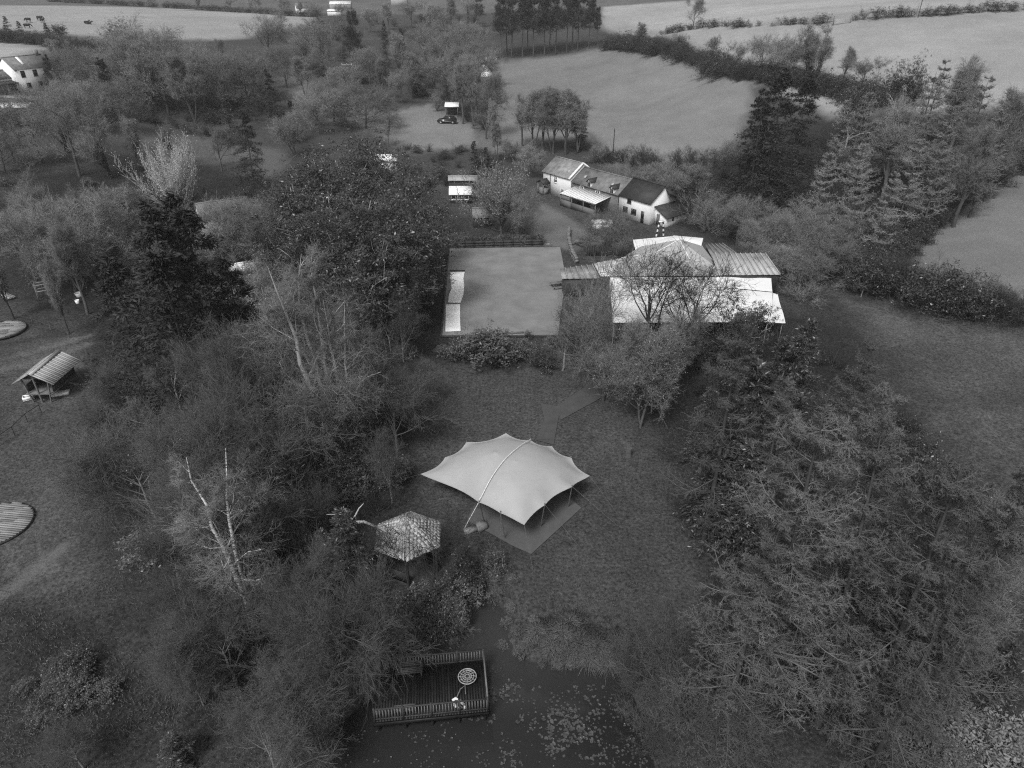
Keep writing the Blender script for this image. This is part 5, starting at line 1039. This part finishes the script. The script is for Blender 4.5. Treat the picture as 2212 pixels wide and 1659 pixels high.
for lab, px, r, h, m in (('small white round tub among clutter by the left cabin', (168, 655), .25, .4, 'plastic_white'), ('pale round stool in the clutter beside the left cabin', (172, 640), .45, .45, 'metal'), ('white bucket under the left spruces', (232, 640), .2, .4, 'plastic_white')):
    c = G(*px); q_ = MB(); k = 16; pr = [(r * .75, 0), (r, h), (r * .88, h), (r * .65, .05)]
    q_.add([(a * math.cos(2 * math.pi * i / k), a * math.sin(2 * math.pi * i / k), z) for a, z in pr for i in range(k)], q=[(a * k + i, a * k + (i + 1) % k, (a + 1) * k + (i + 1) % k, (a + 1) * k + i) for a in range(3) for i in range(k)]); q_.fan([(r * .7 * math.cos(2 * math.pi * i / k), r * .7 * math.sin(2 * math.pi * i / k)) for i in range(k)], .0, .06)
    o = q_.build('tub', m); o.location = c; tag(o, lab, 'tub')
# low mesh fence along the upper left platform
pts = px_poly((0,684),(30,688),(70,697),(110,712),(150,730)); t = thing('low_fence', 'low dark post fence behind the upper round platform', 'fence', tuple(pts[0]))
for p, q2 in zip(pts[:-1], pts[1:]): shift(MB().tube([p + V3(0, 0, .5), q2 + V3(0, 0, .5)], .03, 5), pts[0]).build('rail', 'timber_dark', t)
for p in pts: shift(MB().tube([p - V3(0, 0, .1), p + V3(0, 0, .7)], .035, 5), pts[0]).build('post', 'timber', t)
# --- white house at top left
P_ = G(48, 200); Pr = G(95, 194); ux = nrm((Pr - P_) * V3(1, 1, 0)); t = thing('white_house', 'white two-storey house with slate roof at the left edge', 'house', tuple(P_), math.atan2(ux[1], ux[0]) + .02)
gable(-.2, 9, 0, 6.5, 4.9, 7.2, -1.5).build('wall', 'white_wall', t); roof2(-.2, 9, 0, 6.5, 4.9, 7.2).build('roof', 'slate', t)
gable(-9, -.22, 2.2, 6.4, 3.2, 4.6, -1.5).build('wall', 'white_wall', t); roof2(-9, -.25, 2.2, 6.4, 3.2, 4.6).build('roof', 'slate', t); MB().slab((-7, -.5, 2.2), (-.3, -.5, 2.2), (-.3, 2.1, 2.6), (-7, 2.1, 2.6), .15).box(-6.9, -.4, -.4, 2.1, -1.5, 2.0).build('annex', 'slate_dark', t)
for x, z in ((1.0, 3.1), (3.9, 3.1), (6.6, 3.1), (1.6, .5), (4.4, .5), (7.0, .5)): window(t, x, z, 1.0, 1.4, 1, 1, 'timber_dark')
MB().slab((2.6, .9, 5.75), (3.3, .9, 5.75), (3.3, 2.9, 7.2), (2.6, 2.9, 7.2), .08).build('roof_light', 'white_paint', t); MB().box(7.6, 8.4, 2.9, 3.6, 7.0, 8.3).build('chimney', 'brick', t)
c = G(20, 252); t = thing('white_roofed_shed', 'low white-roofed shed at the left edge below the house', 'shed', tuple(c), .08); gable(-4, 4.2, 0, 3.4, 1.8, 2.3).build('wall', 'timber_dark', t); roof2(-4, 4.2, 0, 3.4, 1.8, 2.3).build('roof', 'sheet_white', t)
c = G(60, 214); t = thing('garden_wall', 'white rendered garden wall in front of the left house', 'wall', tuple(c), .06); MB().box(-9, 8, -.15, .15, -.6, .7).build('wall', 'canvas_grey', t); MB().box(-9.1, 8.1, -.22, .22, .703, .8).build('coping', 'stone', t)
# --- sheds, greenhouse and white tents half hidden by trees
def shed(name, label, px, rz, L, Wd, ze, zr, wm, rm, cat='shed', winx=()):
    c = G(*px); t = thing(name, label, cat, tuple(c), rz); gable(-L / 2, L / 2, 0, Wd, ze, zr).build('wall', wm, t); roof2(-L / 2, L / 2, 0, Wd, ze, zr).build('roof', rm, t)
    for x in winx: window(t, x, .7, .8, .9, 1, 1, 'white_paint')
    return t
shed('garden_store', 'long pale-roofed garden store left of the pale tree', (1000, 408), .02, 5.0, 2.0, 1.6, 2.0, 'timber_dark', 'canvas_grey')
shed('glazed_shed', 'small glazed greenhouse with white roof left of the pale tree', (995, 440), .03, 3.6, 2.6, 1.7, 2.5, 'timber_dark', 'sheet_white', 'greenhouse', (-1.6, -.5, .6))
shed('summer_house', 'little pale-roofed summer house above the black hedge', (1040, 492), .1, 2.4, 2.4, 1.8, 2.7, 'timber_dark', 'plank', 'shed')
shed('white_cottage', 'white cottage gable showing through the trees below the pale willow', (500, 512), .55, 7.0, 4.5, 3.2, 4.8, 'white_wall', 'slate', 'cottage', (-2.5, 1.0))
shed('white_hut', 'white hut glimpsed beside the dark evergreens', (603, 512), .2, 2.6, 2.0, 2.0, 2.7, 'white_wall', 'sheet_white', 'hut')
shed('white_shed', 'small white shed glimpsed between black spruces and leafy shrubs', (532, 610), .5, 2.6, 2.0, 1.6, 2.2, 'white_wall', 'sheet_white')
shed('pale_hut', 'pale hut glimpsed under the glossy evergreens', (730, 470), .1, 3.5, 2.4, 2.6, 3.4, 'white_wall', 'sheet_white', 'hut')
shed('field_store', 'white store behind the top of the glossy evergreens', (835, 372), .0, 4.0, 2.4, 2.2, 2.9, 'white_wall', 'sheet_white')
shed('far_barn', 'far white barn at the top centre edge', (862, 14), .0, 10, 8, 5, 6.5, 'canvas_grey', 'slate', 'barn'); shed('far_bungalow', 'far long white roof at the top centre', (735, 20), .05, 12, 7, 2.6, 4.0, 'canvas_grey', 'canvas_white', 'building')
shed('far_cottage', 'tiny far pale cottage left of the long white roof', (655, 33), .4, 6, 5, 3.5, 5.5, 'white_wall', 'slate', 'cottage'); shed('far_shed', 'far white shed under the top centre dark pine', (722, 34), -.1, 7, 4, 2.2, 2.8, 'white_wall', 'sheet_white')
# --- car, shelter, bell tent
c = G(966, 266); t = thing('parked_car', 'dark estate car parked on the grass field', 'car', tuple(c), math.pi - .06)
side = [(-2.2, .35), (-2.25, .75), (-2.1, .98), (-1.75, 1.05), (-1.35, 1.5), (-.2, 1.56), (.55, 1.48), (1.15, 1.02), (1.95, .88), (2.2, .7), (2.2, .35)]
def extr(m, poly, y0, y1, s0=1., inset=None):
    n = len(poly); v = [(x, y0, z) for x, z in poly] + [(x, y1, z) for x, z in poly]; m.add(v, q=[(i, (i + 1) % n, n + (i + 1) % n, n + i) for i in range(n)], t=[(0, i + 1, i) for i in range(1, n - 1)] + [(n, n + i, n + i + 1) for i in range(1, n - 1)]); return m
body = extr(MB(), [(-2.2, .35), (-2.25, .75), (-2.1, .98), (1.15, 1.02), (1.95, .88), (2.2, .7), (2.2, .35)], -.88, .88).build('body', 'car_paint', t)
cab = MB(); lo = [(-2.05, .985), (1.15, 1.02)]; cab.hexa([(-2.05, -.84, .98), (1.15, -.84, 1.02), (1.15, .84, 1.02), (-2.05, .84, .98), (-1.6, -.66, 1.5), (.45, -.66, 1.52), (.45, .66, 1.52), (-1.6, .66, 1.5)]); cab.build('cabin', 'glass', t)
MB().box(-1.65, .5, -.68, .68, 1.505, 1.56).build('roof', 'car_paint', t)
for x in (-1.4, 1.4):
    for y in (-.82, .82):
        w = MB().tube([(x, y - .1, .33), (x, y + .1, .33)], .34, 14).build('wheel', 'rubber', t); MB().tube([(x, y - .115, .33), (x, y + .115, .33)], .19, 10).build('rim', 'metal', w)
for y in (-.6, .6): MB().box(2.19, 2.23, y - .2, y + .2, .62, .78).build('headlight', 'metal', t)
for y in (-.87, .87): MB().box(-1.6, 1.0, min(y, y * 1.02), max(y, y * 1.02), .5, .56).build('trim', 'metal', t)
c = G(972, 256); t = thing('field_shelter', 'white-topped open shelter behind the parked car', 'shelter', tuple(c + V3(.3, 3.5, 0)), .0)
for x in (-1.4, 1.4):
    for y in (-.9, .9): MB().box(x - .06, x + .06, y - .06, y + .06, -.3, 2.3).build('post', 'timber', t)
MB().slab((-1.7, -1.2, 2.3), (1.7, -1.2, 2.3), (1.7, 1.2, 3.0), (-1.7, 1.2, 3.0), .08).build('roof', 'sheet_white', t); MB().box(-1.4, 1.4, .84, .9, -.2, 1.7).build('back_wall', 'timber_dark', t)
c = G(1046, 163); t = thing('bell_tent', 'white pointed bell tent at the edge of the middle field', 'tent', tuple(c)); k = 12; r = 2.6
MB().add([(r * math.cos(2 * math.pi * i / k), r * math.sin(2 * math.pi * i / k), -.1) for i in range(k)] + [(r * math.cos(2 * math.pi * i / k), r * math.sin(2 * math.pi * i / k), .7) for i in range(k)] + [(0, 0, 3.4)], q=[(i, (i + 1) % k, k + (i + 1) % k, k + i) for i in range(k)], t=[(k + i, k + (i + 1) % k, 2 * k) for i in range(k)]).build('canvas', 'sheet_white', t); MB().tube([(0, 0, 3.3), (0, 0, 3.6)], .06).build('pole', 'timber', t)
c = G(1060, 138); t = thing('white_caravan', 'small white caravan beyond the bell tent', 'caravan', tuple(c), .1)
extr(MB(), [(-2, .5), (-2.1, 1.2), (-1.8, 2.3), (1.7, 2.4), (2.1, 1.5), (2, .5)], -1, 1).build('body', 'plastic_white', t); MB().box(-1.2, -.2, -1.03, -.99, 1.3, 1.9).build('window', 'glass', t); MB().box(.5, 1.3, -1.03, -.99, 1.3, 1.9).build('window', 'glass', t)
for y in (-.8, .8): MB().tube([(0, y - .1, .3), (0, y + .1, .3)], .32, 12).build('wheel', 'rubber', t)
# --- cattle
def cow(label, px, rz, lying=False):
    c = G(*px); t = thing('cow', label, 'cow', tuple(c), rz, 'dark cattle in the far left field'); zz = .45 if lying else 0
    prof = [(-1.0, 1.22, .05), (-.95, 1.15, .26), (-.6, 1.08, .36), (0, 1.0, .42), (.5, 1.05, .36), (.8, 1.18, .26), (1.05, 1.15 if not lying else 1.4, .18), (1.3, .85 if not lying else 1.45, .16), (1.55, .55 if not lying else 1.3, .11), (1.68, .42 if not lying else 1.22, .05)]
    m = MB(); P = np.array([[(x, 0, z - zz) for x, z, r in prof]]); m.tube(P[0], [r for *_, r in prof], 8)
    if not lying:
        for x in (-.75, .62):
            for y in (-.2, .2): m.tube([(x, y, .95), (x + .05, y, .5), (x, y, -.1)], [.14, .08, .06], 6)
    else:
        for x in (-.6, .5): m.tube([(x, .3, .3), (x + .4, .45, .08)], .1, 6); 
    m.tube([(-1.0, 0, 1.2 - zz), (-1.12, 0, .9 - zz), (-1.1, 0, .5 - zz * .6)], .03, 5)
    for y in (-.16, .16): m.tube([(1.3, y, .95 - zz * .3 + (.5 if lying else 0)), (1.28, y * 1.9, 1.0 - zz * .3 + (.5 if lying else 0))], .05, 5)
    m.build('body', 'hide', t, True)
cow('black cow grazing at the left of the far field cattle', (62, 48), 3.0); cow('black cow standing right of the first grazing cow', (87, 44), .1); cow('black calf beside the standing cow', (93, 49), 2.6); cow('black cow lying alone in the far left field', (192, 53), .2, True); cow('black cow lying just left of the lone lying cow', (188, 51.5), 1.2, True); cow('black cow half hidden by the dark field hedge', (60, 61), .3)
# --- poles, gate, ladder and small things
def pole(label, px, h, arm=False, r=.11):
    c = G(*px); t = thing('telegraph_pole', label, 'pole', tuple(c)); MB().tube([(0, 0, -.3), (0, 0, h)], r, 7, r * .75).build('mast', 'timber_dark', t)
    if arm:
        MB().box(-1.3, 1.3, -.06, .06, h - .35, h - .22).build('crossarm', 'metal', t)
        for x in (-1.2, 0, 1.2): MB().tube([(x, 0, h - .22), (x, 0, h + .1)], .05, 6).build('insulator', 'plastic_white', t)
pole('thin dark telegraph pole at the near edge of the middle field', (1323, 348), 6.2); pole('power pole with pale crossarm in the upper left wood', (757, 215), 8.5, True); pole('thin pole by the hedge at the top right', (1983, 38), 7.5)
c = G(1818, 52); t = thing('field_gate', 'five-barred field gate in the top right hedge', 'gate', tuple(c), .05)
for k in range(5): MB().box(-2.2, 2.2, -.03, .03, .2 + k * .22, .28 + k * .22).build('bar', 'metal', t)
for x in (-2.3, 2.3): MB().box(x - .1, x + .1, -.1, .1, -.3, 1.5).build('post', 'timber', t)
c = G(1425, 513); t = thing('painted_ladder', 'striped black and white A-frame stand behind the marquees', 'stand', tuple(c), .3)
for sx in (-1, 1):
    for k in range(7): f = k / 7; MB().tube([(sx * (.65 - .35 * f), 0, .35 * k - .1), (sx * (.65 - .35 * (f + 1 / 7)), 0, .35 * (k + .96) - .1)], .13, 8).build('band', 'plastic_white' if k % 2 else 'metal_dark', t)
MB().box(-.4, .4, -.15, .15, 2.36, 2.5).build('top_bar', 'plastic_white', t)
def post(label, px, h): c = G(*px); o = MB().tube([(0, 0, -.2), (.02, 0, h * .5), (.05, 0, h)], [.07, .065, .05], 7).build('marker_post', 'plank'); o.location = c; tag(o, label, 'post')
post('thin pale marker post in the lower right field', (2141, 693), 1.5); post('short post at the fence corner of the right hedge', (1860, 640), 1.1); post('pale post at the edge of the car field', (868, 322), 1.4)
c = G(1357, 985); t = thing('tree_stump', 'dark stump at the right edge of the lawn', 'stump', tuple(c)); MB().tube([(0, 0, -.1), (0, 0, .3), (.03, .02, .75)], [.34, .26, .24], 10).build('stump', 'bark', t)
def table(label, px, rz):
    c = G(*px); t = thing('picnic_table', label, 'table', tuple(c), rz, 'picnic tables in the garden')
    for k in range(5): MB().box(-.9, .9, -.38 + k * .155, -.24 + k * .155, .72, .76).build('top_board', 'timber', t)
    for s in (-1, 1): MB().box(-.9, .9, s * .72 - .13, s * .72 + .13, .42, .46).build('seat', 'timber', t)
    for x in (-.6, .6):
        for s in (-1, 1): MB().tube([(x, s * .75, 0), (x, s * .2, .72)], .045, 5).build('leg', 'timber', t)
table('picnic table on the right edge of the terrace lawn', (1204, 622), .3); table('picnic table in the walled garden by the drive', (1252, 530), .8)
c = G(1185, 527); o = MB().fan([(.5 * math.cos(i * math.pi / 8), .5 * math.sin(i * math.pi / 8)) for i in range(16)], -.05, .06).fan([(.3 * math.cos(i * math.pi / 8), .3 * math.sin(i * math.pi / 8)) for i in range(16)], .06, .12).build('stepping_stone', 'stone'); o.location = c; tag(o, 'round pale stone set in the drive above the terrace', 'stone')
c = G(1345, 552); t = thing('board_fence', 'dark board fence between garden tree and marquees', 'fence', tuple(c), .0)
for k in range(26): MB().box(-5.2 + k * .32, -4.92 + k * .32, -.03 + .004 * (k % 2), .03, -.2, 1.35).build('board', 'timber_dark', t)
c = G(1040, 1142); t = thing('stone_bench', 'small pale stone block seat by the stretch tent', 'seat', tuple(c), .4); MB().box(-.35, .35, -.3, .3, -.1, .5).build('block', 'stone', t); MB().box(-1.3, -.36, -.2, .2, -.1, .3).build('step', 'stone', t)
o = None
c = G(1300, 492); o = MB().slab((-1.6, -.7, .9), (1.6, -.7, .9), (1.6, .7, 1.1), (-1.6, .7, 1.1), .05).box(-1.5, 1.5, -.6, .6, -.1, .82).build('covered_table', 'sheet_white'); o.location = c; tag(o, 'white sheet-covered table behind the garden tree', 'table')
# --- pond plants
def clump(px, r, n, h, rng, mb, aspect=.1):
    c = G(*px); A_ = c + np.c_[rng.normal(size=(n, 2)) * r, np.zeros(n)]; A_[:, 2] = np.maximum(ground_z(A_[:, 0], A_[:, 1]), WATER_Z) - .02
    d = nrm(np.c_[(A_[:, :2] - c[:2]) * 1.2 / max(r, .1) + rng.normal(size=(n, 2)) * .5, np.ones(n) * 1.4]); L = h * rng.uniform(.6, 1.2, n)[:, None]
    M1 = A_ + d * L * .6; d2 = nrm(d + np.array([0, 0, -.7]) + np.c_[d[:, :2], np.zeros(n)]); v, t_ = spikes(A_, M1, .018, rng); mb.add(v, t=t_); v, t_ = spikes(M1 - d * L * .12, M1 + d2 * L * .55, .016, rng); mb.add(v, t=t_)
rng = np.random.RandomState(9); spots = [(1215,1370,.7,.9),(1255,1385,.7,.9),(1290,1400,.6,1.0),(1190,1395,.5,.8),(1160,1360,.5,.7),(1310,1425,.5,1.0),(1270,1420,.5,.9),(1235,1345,.6,.7),(1330,1390,.6,.8),(1230,1410,.5,.8)]
for i, (x, y, r, h) in enumerate(sorted(spots)):
    mb = MB(); clump((x, y), r * .5, 420, h * .8, rng, mb); c = G(x, y); o = shift(mb, c).build('sedge_clump', 'reed'); o.location = c
    tag(o, 'arching sedge clump on the pond bank, %s of the sedges' % ('leftmost' if i == 0 else 'rightmost' if i == 9 else ORD[i] + ' from left'), 'plant', 'sedge clumps on the right pond bank')
cluster('low rounded leafy waterside plant', 'plants along the right pond edge', ['leafshrub'], [(B,1098,1352,1334,.85),(B,1118,1374,1354,.85),(B,1088,1405,1386,.8),(B,1124,1414,1392,.9),(B,1152,1388,1368,.8),(B,1170,1442,1426,.75),(B,1204,1442,1422,.8),(B,1232,1440,1420,.75),(B,1150,1345,1330,.8),(B,1105,1322,1304,.7)], name='waterside_plant', crown='leaf_bank')
# lily pads and floating leaves
rng = np.random.RandomState(12); mb = MB(); n = 0
for (x0, x1, y0, y1, cnt, r0, r1) in ((1000,1130,1470,1560,150,.05,.13),(1080,1400,1480,1659,900,.03,.09),(1180,1300,1530,1640,320,.05,.12),(900,1100,1560,1659,110,.03,.07),(740,960,1580,1659,200,.03,.07),(1060,1160,1440,1520,90,.03,.07)):
    for _ in range(cnt):
        x, y = rng.uniform(x0, x1), rng.uniform(y0, y1); p = at(x, y, WATER_Z); r = rng.uniform(r0, r1)
        if rng.rand() > 1.6 * vnoise(np.array(p[0]), np.array(p[1]), .8) ** 2 or not pip(np.array([p[0]]), np.array([p[1]]), POND)[0]: continue
        k = 8; a = np.arange(k) * 2 * np.pi / k * .93 + rng.rand() * 6; v = np.c_[p[0] + r * np.cos(a), p[1] + r * np.sin(a), WATER_Z + .015 + rng.rand() * .03 + rng.normal(size=k) * .012]
        mb.add(np.vstack([[p[0], p[1], WATER_Z + .012], v]), t=[(0, i + 1, i + 2) for i in range(k - 1)])
tag(mb.build('lily_pads', 'lily'), 'floating lily pads and leaf litter on the dark pond', 'lily pads', kind='stuff')
# grass tufts and fallen leaves that nobody could count
rng = np.random.RandomState(21); N = 42000
px = rng.uniform(-20, 2230, N * 2); py = 640 + 1040 * rng.rand(N * 2) ** .8
pts = np.array([at(x, y, 0) for x, y in zip(px, py)]); pts = pts[(np.abs(pts[:, 0]) < 75)]; ok = ~pip(pts[:, 0], pts[:, 1], POND) & (dist_poly(pts[:, 0], pts[:, 1], POND) > .8) & ~pip(pts[:, 0], pts[:, 1], TR) & ~pip(pts[:, 0], pts[:, 1], np.array([(-3.6,39.2),(.03,36.2),(1.4,35.5),(5.6,40.6),(5.6,46),(-3,46)])); pts = pts[ok][:N]
pts[:, 2] = ground_z(pts[:, 0], pts[:, 1]) - .03; dd = rng.normal(size=pts.shape) * .6; dd[:, 2] = 1; v, t_ = spikes(pts, pts + nrm(dd) * rng.uniform(.10, .30, (len(pts), 1)), .022, rng)
tag(MB().add(v, t=t_).build('grass_tufts', 'reed'), 'rough grass tufts scattered over the lawn and slopes', 'grass', kind='stuff')
# ------------------------------------------------------------------ haze in the valley
hz = MB().box(-1950, 1950, -70, 2450, -4, 130).mesh('haze')
hm = bpy.data.materials.new('haze_air'); hm.use_nodes = True
for n_ in list(hm.node_tree.nodes):
    if n_.type == 'BSDF_PRINCIPLED': hm.node_tree.nodes.remove(n_)
pv = hm.node_tree.nodes.new('ShaderNodeVolumePrincipled'); pv.inputs['Color'].default_value = (.9, .9, .9, 1); pv.inputs['Density'].default_value = .00032
pv.inputs['Anisotropy'].default_value = .2
hm.node_tree.links.new(pv.outputs[0], [n_ for n_ in hm.node_tree.nodes if n_.type == 'OUTPUT_MATERIAL'][0].inputs['Volume'])
tag(link('haze', hz, hm), kind='stuff')
